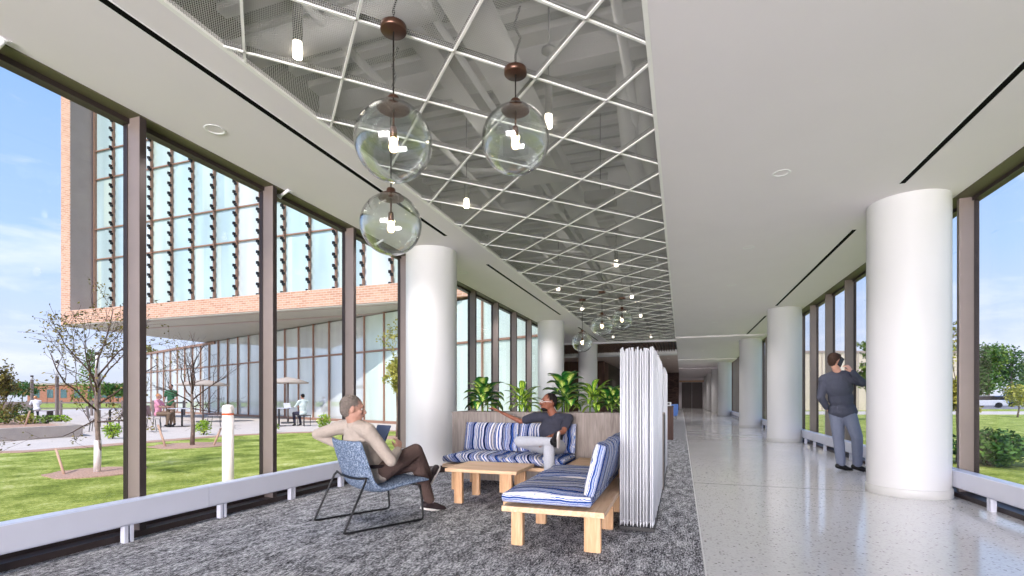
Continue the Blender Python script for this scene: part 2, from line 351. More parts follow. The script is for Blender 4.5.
while x<-.25: sl.box(x,x+.035,20.45,25.0,CZ-.02,CZ+.10); x+=.115
st('ceiling.004',sl,M['slatwood'],'brown wood slat ceiling')
st('ceiling.005',MB().box(-9.5,MX1,20.4,25.0,CZ+.2,CZ+.24),M['bronzed'],'dark backing over the wood slats')
st('trim_4',MB().box(-9.5,MX1,MY1,20.45,CZ-.05,CZ+.25),M['white'],'white edge where the mesh ceiling ends')
# mesh ceiling frame and fascias
fr=MB().box(MX0-.0,MX0+.03,Y0,MY1,CZ-.008,CZ+.012).box(MX1-.03,MX1,Y0,MY1,CZ-.008,CZ+.012)
st('trim_5',fr,M['grid'],'white edge frame of the mesh ceiling')
st('ceiling.006',MB().quad((MX0,Y0,CZ+.010),(MX1,Y0,CZ+.010),(MX1,MY1,CZ+.010),(MX0,MY1,CZ+.010)),M['mesh'],'perforated metal mesh ceiling panels')
def clip_line(p,d,x0,x1,y0,y1):
    t0,t1=-1e9,1e9
    for a,b,lo,hi in ((p[0],d[0],x0,x1),(p[1],d[1],y0,y1)):
        u,v=(lo-a)/b,(hi-a)/b
        if u>v:u,v=v,u
        t0=max(t0,u);t1=min(t1,v)
    return (t0,t1) if t1>t0 else None
gb=MB(); gw=MB(); q=.70711; O=(-1.83,1.66); S=.61
for fam in ((q,q),(-q,q)):
    nrm=(-fam[1],fam[0])
    for k in range(-20,46):
        sgn=1 if nrm[1]>0 else -1
        p=(O[0]+nrm[0]*S*k*sgn,O[1]+nrm[1]*S*k*sgn)
        r=clip_line(p,fam,MX0+.02,MX1-.02,-1.5,MY1)
        if not r or r[1]-r[0]<.05: continue
        a=Vector((p[0]+fam[0]*r[0],p[1]+fam[1]*r[0],0)); L=r[1]-r[0]; mt=Matrix.Translation(a)@Matrix.Rotation(math.atan2(fam[1],fam[0]),4,'Z')
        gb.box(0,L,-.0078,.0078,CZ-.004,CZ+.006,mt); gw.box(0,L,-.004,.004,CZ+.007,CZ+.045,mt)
st('trim_6',gb,M['grid'],'white diagonal grid rails of the mesh ceiling')
st('trim_9',gw,M['steelbox'],'upper webs of the ceiling grid rails, greyed as a shadow strip')  # web grey puts the shadow strip beside each rail into the colour
# plenum above the mesh
pz=4.75
st('ceiling.007',MB().box(-4.3,3.15,Y0,YE,pz,pz+.3),M['plenum'],'painted steel deck above the mesh')
rib=MB(); y=-1.0
while y<21: rib.box(-4.2,.6,y,y+.11,pz-.07,pz+.01); y+=.30
st('ceiling.008',rib,M['plenum2'],'ribs of the steel deck')
bm_=MB()
for y in (1.7,4.9,8.1,11.3,14.5,17.7): bm_.box(-4.2,.6,y-.09,y+.09,pz-.36,pz-.34).box(-4.2,.6,y-.012,y+.012,pz-.34,pz-.05).box(-4.2,.6,y-.09,y+.09,pz-.07,pz-.05)
for x in (-2.2,): bm_.box(x-.1,x+.1,-1,21,pz-.48,pz-.45).box(x-.015,x+.015,-1,21,pz-.45,pz-.05)
st('ceiling.009',bm_,M['plenum2'],'painted steel beams above the mesh')
st('wall_back',MB().box(-4.3,3.15,Y0-.2,Y0,-.1,pz+.3),M['white'],'wall behind')
st('wall_end',MB().box(-9.6,3.15,YE,YE+.2,-.1,pz),M['ceiling'],'wall at the far end of the walkway')
st('wall_left',MB().box(-4.32,-4.07,Y0,17.2,CZ+.02,pz+.3),M['bronzed'],'upper outer wall over the left windows')
st('wall_right',MB().box(2.9,3.15,Y0,YE,CZ+.02,pz+.3),M['bronzed'],'upper outer wall over the right windows')
st('wall_right.001',MB().box(2.9,3.1,33.6,YE,0,CZ+.1),M['brownwood'],'brown panelled right wall far along the walkway')
st('wall_north',MB().prism([(-4.1,17.05),(-9.6,19.0),(-9.6,19.15),(-4.1,17.2)],-.1,4.8).box(-9.6,-9.45,19.1,YE,-.1,4.8),M['bronzed'],'outer wall of the rear lounge')
st('ceiling.010',MB().prism([(-4.3,17.2),(-4.3,YE),(-9.6,YE),(-9.6,19.1)],4.6,4.8),M['bronzed'],'roof over the rear lounge')
st('wall_left.002',MB().box(-9.45,-9.35,19.3,31,0,CZ),M['brownwood'],'brown timber wall of the rear lounge')
st('wall_left.003',MB().box(-9.4,-4.5,31,31.3,0,CZ+.02).box(-4.8,-4.5,31.3,33,0,CZ),M['brownwood'],'brown timber partition')
st('wall_left.004',MB().box(-4.8,-4.5,33,YE,0,CZ),M['stone'],'pale ledge stone wall')
st('wall_left.005',MB().box(-2.4,-.2,47,47.6,0,CZ+.1),M['darkstone'],'dark stone pier by the end doors')
# end doors
st('door_1',MB().box(.05,1.05,YE-.06,YE,0,2.75),M['bronzed'],'dark wooden door leaf at the end of the walkway')
st('door_2',MB().box(1.07,2.1,YE-.06,YE,0,2.75),M['bronzed'],'second dark wooden door leaf at the end of the walkway')
st('trim_7',MB().box(-.2,2.6,YE-.1,YE,2.78,2.95),M['oak'],'band over the end doors, coloured as if lit orange')  # orange light on a white band, put into its colour
# windows: bays along both sides
bays=[.10+1.37*i for i in range(-7,26)]
ORD=['first','second','third','fourth','fifth','sixth','seventh','eighth','ninth','tenth','eleventh','twelfth','thirteenth','fourteenth','fifteenth','sixteenth','seventeenth','eighteenth','nineteenth','twentieth','farthest']
def hl(side,k): return 'white metal radiator enclosure under the %s windows, %s length from the camera'%(side,ORD[k])
def window_side(side,ylast,first):
    d=-1 if side=='left' else 1; g=GL if d<0 else GR; ys=[y for y in bays if y<ylast]
    for i,y in enumerate(ys):
        o=MB().box(*sorted((g-d*.14,g+d*.03)),y-.026,y+.026,.02,CZ+.04).build('trim_%d'%(first+i),M['bronze'],bevel=.003)
        tag(o,'bronze aluminium mullion in the %s window wall'%side,kind='structure')
        MB().box(*sorted((g-d*.012,g+d*.034)),y-.032,y+.032,.02,CZ+.04).build('gasket',M['bronzed'],o)
        MB().box(*sorted((g-d*.139,g-d*.145)),y-.024,y+.0265,.02,CZ+.04).build('face_cap',M['bronzed'] if d<0 else M['bronze'],o)
        if i+1<len(ys):
            w=MB().box(*sorted((g-.004,g+.004)),y+.03,ys[i+1]-.03,.08,CZ+.02).build('window_%d'%(first+i),M['pane'])
            tag(w,'clear glass pane of the %s window wall'%side,kind='structure')
    y1=ys[-1]+.03
    st('trim_%d'%(first+40),MB().box(*sorted((g-d*.03,g+d*.06)),Y0,y1,.0,.10).box(*sorted((g-d*.03,g+d*.06)),Y0,y1,3.30,CZ+.05),M['bronzed'],'sill and head members of the %s window wall'%side)
    e=XL if d<0 else XR
    st('trim_%d'%(first+41),MB().box(*sorted((e,g+d*.04)),Y0,y1,CZ-.01,CZ+.03),M['olive'],'olive head pocket over the %s windows'%side)
    st('baseboard_%s'%side,MB().box(*sorted((e+d*-.0,g+d*.10)),Y0,y1,-.02,.05),M['bronzed'],'dark base under the %s windows'%side)
    # finned-tube enclosure below the glass, one panel per length
    f=(-3.98 if d<0 else 2.82); seg=1.70; y=-.05; k=0
    t=None
    while y<y1-.3:
        ye=min(y+seg,y1)
        loc=(f,y,.13)
        if t is None or ye-y<seg-.01:
            tt=thing('baseboard_heater','white metal radiator enclosure running under the %s windows'%side,'heater',loc,0,'radiator enclosures along the %s windows'%side)
            L=ye-y
            MB().box(*sorted((0,d*.010)),.002,L-.002,0,.175).box(*sorted((0,d*.09)),.002,L-.002,0,.01).build('front_panel',M['rail'],tt)
            MB().box(*sorted((0,d*.11)),.002,L-.002,.175,.185).build('top_grille',M['railtop'],tt)
            MB().box(*sorted((d*.02,d*.08)),.02,L-.02,.03,.14).build('fin_tube',M['cyl'],tt)
            for yy in (.15,1.02):
                if yy<L-.1:
                    MB().box(*sorted((d*.004,d*.012)),yy-.028,yy-.002,-.13,.0).box(*sorted((d*.004,d*.05)),yy-.03,yy-.024,-.13,.0).box(*sorted((d*.004,d*.012)),yy+.014,yy+.036,-.13,0).box(*sorted((d*.004,d*.05)),yy+.034,yy+.038,-.13,0).build('bracket',M['rail'],tt)
            tt['label']=hl(side,k)
            if t is None: t=tt
        else:
            dup(t,loc=loc,label=hl(side,k))
        y=ye; k+=1
window_side('left',17.0,10)
window_side('right',33.8,110)
# ------------------------------------------------------------------ columns
def column(x,y,side,n):
    t=thing('column','round white column %s'%n,'column',(x,y,0),0,'white columns')
    MB().lathe([(.39,0.0),(.39,CZ if y<19 or x<0 else CZ-.05 if y<30 else CZ-.10 if y<38 else CZ-.15)],n=48).build('shaft',M['column'],t)
    MB().lathe([(.396,0),(.402,.004),(.402,.09),(.398,.10),(.389,.10)],n=48).build('base_trim',M['base'] if side=='r' else M['bronzed'],t)
    t['kind']='thing'
rn=['nearest the right windows, in front of the dark joint','second along the right windows','third along the right windows','fourth along the right windows, past the timber stretch','fifth along the right windows','sixth along the right windows','last one before the dark end doors']
for n,y in zip(rn,(6.92,14.2,20.7,32.6,39.3,46.2,52.0)): column(2.47,y,'r',n)
for n,y in zip(('by the left windows behind the man in the low armchair','in the rear lounge behind the planter, by the last left window','slimmer-looking, farthest behind the planter'),(6.93,14.4,20.6)): column(-3.66,y,'l',n)
# ------------------------------------------------------------------ ceiling fittings
def slot(x,y0,y1,lab):
    t=thing('slot_diffuser',lab,'air diffuser',(x,y0,CZ-.003),0,'black slot diffusers in the ceiling')
    MB().box(-.027,.027,0,y1-y0,-.001,.02).build('slot',M['slot'],t)
    MB().box(-.032,-.027,0,y1-y0,-.003,.01).box(.027,.032,0,y1-y0,-.003,.01).build('trim_flange',M['white'],t)
for y0,y1,l in ((1.0,6.27,'long black slot nearest, between globes and left windows'),(7.84,13.2,'black ceiling slot past the first left column'),(15.7,19.6,'black ceiling slot over the rear lounge, left of the mesh')): slot(-3.09,y0,y1,l)
for y0,y1,l in ((.8,6.27,'long black slot nearest the right windows'),(7.8,13.6,'black ceiling slot past the first right column'),(15.2,19.3,'black ceiling slot past the second right column'),(21.6,30,'farthest black ceiling slot over the walkway')): slot(2.19,y0,y1,l)
dl=None
def downlight(x,y,z,lab,grp):
    global dl
    if dl is None:
        dl=thing('downlight',lab,'downlight',(x,y,z),0,grp)
        MB().lathe([(.055,.03),(.062,.0),(.082,-.004),(.084,.0)],n=28).build('trim_ring',M['white'],dl)
        MB().lathe([(.0001,.028),(.055,.03)],n=28).build('reflector',M['lamp'],dl)
    else: dup(dl,(x,y,z),label=lab,group=grp)
    ld=bpy.data.lights.new('downlight_lamp','SPOT'); ld.energy=DL; ld.spot_size=R(125); ld.spot_blend=1; ld.shadow_soft_size=.06; ld.color=(1,.93,.92)
    lo=bpy.data.objects.new('downlight_lamp',ld); C.objects.link(lo); lo.location=(x,y,z-.03)
DL=115
for y,l in ((3.17,'round downlight nearest, over the left windows'),(5.7,'round downlight hidden behind the lower globe pendant'),(8.2,'round downlight just past the first left column'),(10.7,'round downlight midway between the two left columns'),(13.2,'round downlight just before the second left column')): downlight(-3.7,y,CZ-.002,l,'downlights along the left windows')
for y,l in ((5.6,'largest round downlight over the walkway'),(8.2,'second round downlight over the walkway'),(10.8,'third round downlight over the walkway'),(13.4,'fourth round downlight over the walkway'),(16,'fifth round downlight over the walkway')): downlight(.95,y,CZ-.002,l,'downlights over the walkway')
for i,(x,y) in enumerate(((-.7,27),(-.7,30),(-1.6,33),(-.7,36))): downlight(x,y,CZ+.018,('downlight in the grey far ceiling, nearest','downlight in the grey far ceiling, second','downlight in the grey far ceiling, by the stone wall','farthest downlight in the grey far ceiling')[i],'downlights in the far ceiling')
for y,z,l in ((18.6,CZ-.002,'sixth downlight over the walkway, added as fill'),(21.2,CZ-.052,'seventh downlight over the walkway, added as fill'),(25,CZ-.052,'eighth downlight over the walkway, added as fill'),(29,CZ-.052,'ninth downlight over the walkway, added as fill'),(34,CZ-.102,'tenth downlight over the walkway, added as fill')): downlight(.95,y,z,l,'downlights over the walkway')  # extra downlights added to brighten the far walkway
for x,y,l in ((-4.6,19.0,'added fill downlight over the rear lounge near the planter bench view'),(-6.5,19.8,'added fill downlight deep in the rear lounge')): downlight(x,y,CZ-.002,l,'added fill downlights over the rear lounge')  # added to lighten the dark rear lounge
DL=150
for x,y,l in ((-5,28,'added fill downlight before the brown timber partition'),(-3.2,28,'added fill downlight in the far ceiling left of centre'),(-3.2,36,'added fill lamp near the ledge stone wall'),(-3.2,42,'farther added fill lamp by the ledge stone wall')): downlight(x,y,CZ+.018,l,'downlights in the far ceiling')  # stronger lamps added to lift the dark far area
DL=115
downlight(.95,42,CZ-.152,'added fill downlight in the lowered far ceiling','downlights over the walkway')
for y,l in ((38.5,'added fill downlight where the ceiling steps down again'),(46,'added fill downlight before the dark stone pier'),(50,'added fill downlight beside the dark stone pier'),(54,'farthest added fill downlight by the end doors')): downlight(.95,y,CZ-.152,l,'downlights over the walkway')  # these and the one above are added to light the walkway end
# cylinder lights poking through the mesh
cl0=None
cyl=[(-2.37,2.64,'nearest small cylinder light, left of the tall globe cord'),(-1.03,3.98,'small cylinder light right of the second big globe'),(-2.37,5.35,'small cylinder light below the two upper globes'),(-1.04,8.55,'small cylinder light over the planter, right row'),(-2.40,10.07,'small cylinder light left of the far globes'),(-1.04,11.37,'cylinder light third in the right row'),(-2.37,12.5,'cylinder light behind the lowest far globe'),(-1.05,14.1,'cylinder light fourth in the right row'),(-1.05,19.0,'last cylinder light near the wood slats'),(-2.37,18.6,'last cylinder light of the left row')]
for x,y,l in cyl:
    if cl0 is None:
        cl0=thing('cylinder_light',l,'ceiling light',(x,y,CZ-.03),0,'cylinder lights in the mesh ceiling')
        MB().cyl((0,0,.10),(0,0,.34),.031,n=20).build('housing',M['cyl'],cl0)
        MB().cyl((0,0,0),(0,0,.10),.029,n=20).build('diffuser',M['lamp'],cl0)
        MB().cyl((0,0,.34),(0,0,.62),.006,n=8).build('stem',M['cyl'],cl0)
        MB().cyl((0,0,.62),(0,0,.64),.06,n=20).cyl((0,0,.64),(0,0,1.3),.008,n=8).build('canopy',M['cyl'],cl0)
    else: dup(cl0,(x,y,CZ-.03),label=l)
    ld=bpy.data.lights.new('plenum_fill','POINT'); ld.energy=4; ld.shadow_soft_size=.2; ld.color=(1,.95,.88)  # fill light added above the mesh, beside each fitting, to brighten the plenum
    lo=bpy.data.objects.new('plenum_fill',ld); C.objects.link(lo); lo.location=(x+.12,y,CZ+.5)
# globe pendants
def globe(x,y,zc,lab,rr=.232,first=[None]):
    t=thing('globe_pendant',lab,'pendant light',(x,y,zc),0,'clear globe pendants')
    prof=[(math.sin(a)*rr,math.cos(a)*rr) for a in [R(22)+i*(PI-R(22))/30 for i in range(31)]]
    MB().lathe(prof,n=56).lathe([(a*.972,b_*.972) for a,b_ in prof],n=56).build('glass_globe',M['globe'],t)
    z1=math.cos(R(22))*rr
    MB().lathe([(0,z1+.012),(.03,z1+.012),(.085,z1+.008),(.098,z1-.004),(.098,z1-.016),(.085,z1-.02),(0,z1-.016)],n=36).build('cap_plate',M['copper'],t)
    MB().lathe([(0,z1+.06),(.030,z1+.06),(.034,z1+.05),(.034,z1+.012)],n=24).build('fitter',M['copper'],t)
    MB().lathe([(0,.062+.03),(.018,.062+.03),(.021,.05+.03),(.021,.0+.03),(.015,-.004+.03),(0,-.004+.03)],n=20).cyl((0,0,z1-.02),(0,0,.09),.006,n=10).build('socket',M['copper'],t)
    MB().lathe([(.012,.03),(.014,.015),(.026,-.02),(.028,-.035),(.02,-.056),(0,-.064)],n=20).build('bulb',M['bulb'],t)
    top=CZ-zc
    MB().cyl((0,0,z1+.06),(0,0,top-.03),.005,n=8).build('cord',M['cord'],t)
    MB().lathe([(0,top-.04),(.072,top-.04),(.078,top-.034),(.078,top-.004),(.072,top+.0),(0,top)],n=32).build('canopy',M['copper'],t)
    MB().tube([(0,0,top),(.0,0,top+.1),(.03,.02,top+.22),(-.03,.06,top+.34),(0,.1,top+.5)],.009,8).build('conduit',M['cyl'],t)
    ld=bpy.data.lights.new('bulb_light','POINT'); ld.energy=6; ld.color=(1,.8,.6); ld.shadow_soft_size=.03
    lo=bpy.data.objects.new('bulb_light',ld); C.objects.link(lo); lo.location=(x,y,zc-.02)
def gp(px,Z):           # ground position on the ray of image column px at camera depth Z
    l=(px-512)/FPX*Z; return l*_c-Z*_s, Z*_c+l*_s
for px,Z,py,l in ((393.5,3.02,142,'largest clear globe pendant, upper left, hung on a short cord'),(391,3.83,224.5,'clear globe pendant hanging lower beneath the largest globe'),(515.5,3.42,140,'clear globe pendant hanging right of the largest one'),
                (582.3,11.4,342,'small far globe hanging lowest beside the second white column'),(602,10.55,325.5,'small far globe, middle of the far three'),(622,11.2,319.5,'small far globe, right of the far three')):
    x,y=gp(px,Z); globe(x,y,CAMH+(398-py)/FPX*Z,l)
# ducts, pipes and boxes above the mesh
def duct(pts,r,lab,nm='air_duct'):
    t=MB().tube(pts,r,20).build(nm,M['plenum2']); tag(t,lab,'duct' if nm=='air_duct' else 'pipe'); return t
duct([(-1.5,-1,4.02),(-1.5,9.5,4.02),(-1.5,21,4.02)],.17,'long pale round air duct running along above the mesh')
duct([(-4,3.3,4.02),(-1.7,3.3,4.02)],.12,'pale cross duct above the nearest globes')
duct([(-4,7.4,4.02),(-1.7,7.4,4.02)],.12,'pale cross duct above the middle of the mesh')
for i,xx in enumerate((-.55,-.36)): duct([(xx,5.2,4.5),(xx,5.3,4.1),(xx+.02,5.6,3.75),(xx+.1,6.1,3.62),(xx+.1,6.6,3.6)],.085,('flexible white duct hanging above the mesh, thinner left one','flexible white duct hanging above the mesh beside the right edge')[i])
for i,(x,z,r) in enumerate(((-2.62,4.0,.035),(-1.75,3.95,.03),(-.45,4.0,.04))): duct([(x,-1,z),(x,21,z)],r,('thin conduit along the left edge above the mesh','thin conduit over the middle of the mesh','thin pipe along the right edge above the mesh')[i],'pipe')
for i,(y,z) in enumerate(((2.6,4.15),(6.4,4.15),(10.2,4.15))): duct([(-3.8,y-.8,z),(-.3,y+.9,z)],.03,('slanting conduit above the nearest globes','slanting conduit above the middle globes','slanting conduit farther above the mesh')[i],'pipe')
t=thing('terminal_box','pale air terminal box above the mesh, right of the globes','duct box',(-1.6,5.6,3.75)); MB().box(-.35,.25,-.3,.4,0,.32).build('housing',M['plenum2'],t,bevel=.01); MB().box(-.30,.0,-.31,-.3,.04,.28).build('access_panel',M['plenum'],t,bevel=.004)
t=MB().box(-1.15,-.78,6.2,6.5,3.55,3.68).build('junction_box',M['steelbox'],bevel=.01); tag(t,'dark square box above the mesh by the pale terminal box','junction box')
MB().cyl((-.97,6.35,3.68),(-.97,6.35,4.76),.008,n=8).build('hanger_rod',M['cyl'],t)
t=MB().box(-.95,-.25,6.9,9.6,3.8,4.2).build('air_duct',M['plenum2'],bevel=.01); tag(t,'large rectangular pale duct above the mesh by the right edge','duct')
# sprinkler heads in the window pocket
sp0=None
for y,l in ((1.95,'white sidewall sprinkler in the window head, nearest'),(4.35,'white sidewall sprinkler over the second window bay'),(6.15,'white sidewall sprinkler before the left column')):
    if sp0 is None:
        sp0=thing('sprinkler',l,'sprinkler',(-4.12,y,3.30),0,'sprinklers in the left window head')
        MB().cyl((.10,0,.05),(-.02,0,.0),.016,n=14).build('body',M['white'],sp0); MB().cyl((-.02,0,0),(-.035,0,-.006),.026,n=14).build('deflector',M['rail'],sp0); MB().cyl((.105,0,.055),(.10,0,.048),.035,n=18).build('escutcheon',M['white'],sp0)
    else: dup(sp0,(-4.12,y,3.30),label=l)
# ------------------------------------------------------------------ furniture
def rounded_cushion(L,D,H,lift=0,nx=26,ny=16,seed=0):
    """pillow like box, local x 0..L, y 0..D, z 0..H"""
    mb=MB(); b=mb.b; nz=6
    g={}
    def pt(u,v,w):
        e=lambda t:1-abs(2*t-1)**5
        sx=.012*(1-e(w)); f=(e(u)*e(v))
        x=L*u; y=D*v
        cx=(u-.5); cy=(v-.5)
        rx=1-.03*abs(2*w-1)**3; x=L*.5+cx*L*rx; y=D*.5+cy*D*rx
        z=H*.5+(w-.5)*H*(.55+.45*f)
        z+=.006*math.sin(9*u+seed)*math.cos(7*v+seed*1.7)*(1 if w>.5 else 0)
        return Vector((x,y,z))
    def face(F,n,m):
        G=[[b.verts.new(F(i/n,j/m)) for j in range(m+1)] for i in range(n+1)]
        for i in range(n):
            for j in range(m): f=b.faces.new((G[i][j],G[i+1][j],G[i+1][j+1],G[i][j+1])); f.smooth=True
    face(lambda a,c:pt(a,c,1),nx,ny); face(lambda a,c:pt(a,c,0),nx,ny)
    face(lambda a,c:pt(a,0,c),nx,nz); face(lambda a,c:pt(a,1,c),nx,nz); face(lambda a,c:pt(0,a,c),ny,nz); face(lambda a,c:pt(1,a,c),ny,nz)
    bmesh.ops.remove_doubles(b,verts=b.verts,dist=.0008); return mb
def bench(name,lab,loc,rz,L,D=.75,extra=(),leg_rows=3):
    t=thing(name,lab,'bench',loc,rz)
    MB().box(0,L,0,D,.27,.31).build('seat_board',M['oak'],t,bevel=.004)
    xs=[.13+(L-.26)*i/(leg_rows-1) for i in range(leg_rows)]
    for x in xs:
        for y,w in ((.085,.045),(D-.10,.06)):
            MB().prism([(x-.028,y-w),(x+.028,y-w),(x+.034,y-w*.4),(x+.034,y+w*.4),(x+.028,y+w),(x-.028,y+w),(x-.034,y+w*.4),(x-.034,y-w*.4)],0,.27).build('leg',M['oakz'],t,bevel=.004)
    return t
def cushions(t,loc,rz,L,n,sd,labs):
    w=L/n; rot=Matrix.Rotation(rz,4,'Z')
    for i in range(n):
        p=Vector(loc)+rot@Vector((i*w+.004,0,.31))
        s_=rounded_cushion(w-.008,.66,.125,seed=i+sd).build('seat_cushion',M['stripe']); s_.location=p; s_.rotation_euler=(0,0,rz)
        tag(s_,labs[0][i],'cushion',labs[2])
        md=s_.modifiers.new('weld','WELD'); md.merge_threshold=.001
        pb=Vector(loc)+rot@Vector((i*w+.004,.70,.40))
        b=rounded_cushion(w-.008,.37,.13,seed=i*2+sd).build('back_cushion',M['stripe']); b.location=pb; b.rotation_euler=(R(76),0,rz)
        tag(b,labs[1][i],'cushion',labs[3])
B1=(-2.72,5.42,0); t=bench('bench','light oak bench with striped cushions in front of the planter, man on it',B1,0,1.49)
cushions(t,B1,0,1.49,2,0,(('blue striped seat cushion on the far bench, beside the left column','blue striped seat cushion under the man in the charcoal polo'),('blue striped back cushion behind the man\'s outstretched arm','blue striped back cushion behind the man in the polo'),'seat cushions on the planter bench','back cushions on the planter bench'))
B2=(-1.25,3.45,0)
# bench facing -X : local x runs towards -Y, so rotate by -90 and start at the far end
B2=(-1.25,5.05,0); rz=R(-90); t=bench('bench','near light oak bench with striped cushions, end-on, beside the white rod screen',B2,rz,1.6)
cushions(t,B2,rz,1.6,2,5,(('far striped seat cushion on the near bench','near striped seat cushion on the near bench, closest to the camera'),('far striped back cushion leaning by the rod screen','near striped back cushion on the near bench'),'seat cushions on the near bench','back cushions on the near bench'))
def table(name,lab,x0,x1,y0,y1,H,cat='table'):
    t=thing(name,lab,cat,(x0,y0,0)); L=x1-x0;D=y1-y0
    MB().box(0,L,0,D,H-.035,H).build('tabletop',M['oak'],t,bevel=.004)
    for x in (.12,L-.12):
        for y in (.09,D-.08):
            MB().prism([(x-.045,y-.022),(x-.02,y-.03),(x+.02,y-.03),(x+.045,y-.022),(x+.045,y+.022),(x+.02,y+.03),(x-.02,y+.03),(x-.045,y+.022)],0,H-.035).build('leg',M['oakz'],t,bevel=.003)
    return t
table('coffee_table','low square light oak coffee table in front of the planter bench',-2.33,-1.545,4.70,5.34,.37)
table('corner_table','light oak corner table filling the gap between both benches',-1.20,-.55,5.24,6.15,.36)
# planter with dumb cane plants
t=thing('planter_box','long grey wood-look planter box behind the bench','planter',(-2.98,6.24,0))
MB().box(0,2.78,0,.5,0,.90).build('box',M['greywood'],t,bevel=.003)
MB().box(-.004,2.784,-.004,.022,.895,.915).box(-.004,2.784,.478,.504,.895,.915).box(-.004,.022,.022,.478,.895,.915).box(2.758,2.784,.022,.478,.895,.915).build('rim',M['greywood'],t)
MB().box(.02,2.76,.02,.48,.90,.905).build('soil',M['soil'],t)
MB().box(2.781,2.785,0,.5,0,.90).build('end_panel',M['black'],t)
def cane_plant(x,y,z,h,n,L,W,mat,lab,seed,first=False):
    rr=random.Random(seed); t=thing('dumb_cane',lab,'plant',(x,y,z),0,'leafy plants in the long planter')
    stems=MB(); lv=MB(); uv=lv.b.loops.layers.uv.new('UVMap')
    ns=3
    for s_ in range(ns):
        a=rr.uniform(0,2*PI); bx,by=.05*math.cos(a+s_*2.1),.05*math.sin(a+s_*2.1); hh=h*rr.uniform(.55,.8)
        top=Vector((bx+rr.uniform(-.06,.06),by+rr.uniform(-.05,.05),hh)); stems.tube([(bx,by,-.01),(bx*1.1,by*1.1,hh*.5),top],.011,8)
        for k in range(n//ns):
            f=(k+.5)/(n/ns); zz=hh*(.15+.85*f); base=Vector((bx,by,0)).lerp(Vector((top.x,top.y,0)),f)+Vector((0,0,zz))
            az=k*2.4+s_*1.3+rr.uniform(-.3,.3); el=R(10)+f*R(62)+rr.uniform(-.15,.15); l=L*rr.uniform(.85,1.2); w=W*rr.uniform(1.0,1.4)
            dirh=Vector((math.cos(az),math.sin(az)*.75,0)); sdv=Vector((-dirh.y,dirh.x,0)).normalized()
            stems.tube([base,base+dirh*.05+Vector((0,0,.04))],.004,6)
            p=base+dirh*.05+Vector((0,0,.04)); e_=el; N=9; rows=[]
            for i in range(N+1):
                u=i/N; ww=w*.5*math.sin(PI*min(1,(u*.93+.05))**.8)*(1 if u<1 else .02)
                if i==N: ww=.001
                upv=Vector((-dirh.x*math.sin(e_),-dirh.y*math.sin(e_),math.cos(e_)))
                rows.append((p+sdv*ww+upv*ww*.35,p.copy(),p-sdv*ww+upv*ww*.35,u))
                p=p+(dirh*math.cos(e_)+Vector((0,0,math.sin(e_))))*l/N; e_-=R(6.5+4*rr.random())
            for A,B in zip(rows,rows[1:]):
                va=[lv.b.verts.new(q_) for q_ in A[:3]]; vb=[lv.b.verts.new(q_) for q_ in B[:3]]
                for c0,c1,u0,u1 in ((0,1,0,.5),(1,2,.5,1)):
                    f_=lv.b.faces.new((va[c0],va[c1],vb[c1],vb[c0])); f_.smooth=True
                    for lp,uvv in zip(f_.loops,((u0,A[3]),(u1,A[3]),(u1,B[3]),(u0,B[3]))): lp[uv].uv=uvv
    stems.build('stems',M['leafm'],t); bmesh.ops.remove_doubles(lv.b,verts=lv.b.verts,dist=.0004); lv.build('leaves',mat,t,normals=False)
for px,h,n,L,W,m,l,sd_ in ((486,.41,30,.25,.15,'dumb','broad dark-leaved plant at the left end of the planter',3),(523,.34,36,.23,.07,'dumb2','yellow-green narrow-leaved plant, second in the planter',8),
        (566,.47,27,.27,.16,'dumb','tallest broad-leaved plant behind the man\'s head',12),(593,.34,42,.25,.06,'dumb2','yellow-green spiky plant right of the man',21),(616,.30,27,.22,.13,'dumb','dark-leaved plant at the right, half behind the rod screen',30)):
    a=math.atan((px-512)/FPX)-R(YAW); Y=6.5; cane_plant(math.tan(a)*Y,Y,.905,h,n,L,W,M[m],l,sd_)
# rod screens
def screen(x0,x1,y0,y1,lab,seed,h=1.50):
    rr=random.Random(seed); t=thing('rod_screen',lab,'room divider',(x0,y0,0),0,'white rod screens')
    W=x1-x0;D=y1-y0
    MB().box(0,W,0,D,0,.035).build('base',M['black'],t,bevel=.003)
    pos=[]
    ny=int(D/.036); nx=int(W/.024)
    for j in range(ny):
        for i in range(nx):
            pos.append((.012+(W-.024)*i/(nx-1)+rr.uniform(-.006,.006),.015+(D-.03)*j/(ny-1)+rr.uniform(-.010,.010)))
    pos.sort(key=lambda p:p[1]*1.0-(p[0]*.35))
    rest=MB()
    for k,(x,y) in enumerate(pos):
        hh=h+rr.uniform(-.028,.028); tx,ty=rr.uniform(-.006,.006),rr.uniform(-.006,.006)
        if k<100:
            MB().cyl((x,y,.035),(x,y,.075),.003,.0066,n=6).cyl((x,y,.075),(x+tx,y+ty,hh),.0068,n=8).build('rod',M['rod'],t)
        else: rest.cyl((x,y,.035),(x,y,.075),.003,.0066,n=5,caps=False).cyl((x,y,.075),(x+tx,y+ty,hh),.0068,n=5)
    r=rest.build('rods',M['rod'],t); r['kind']='stuff'
screen(-.49,-.205,4.24,6.12,'screen of upright white rods beside the near bench, nearest',1)
screen(-.49,-.205,6.85,8.35,'second screen of white rods behind the planter end',2,1.49)
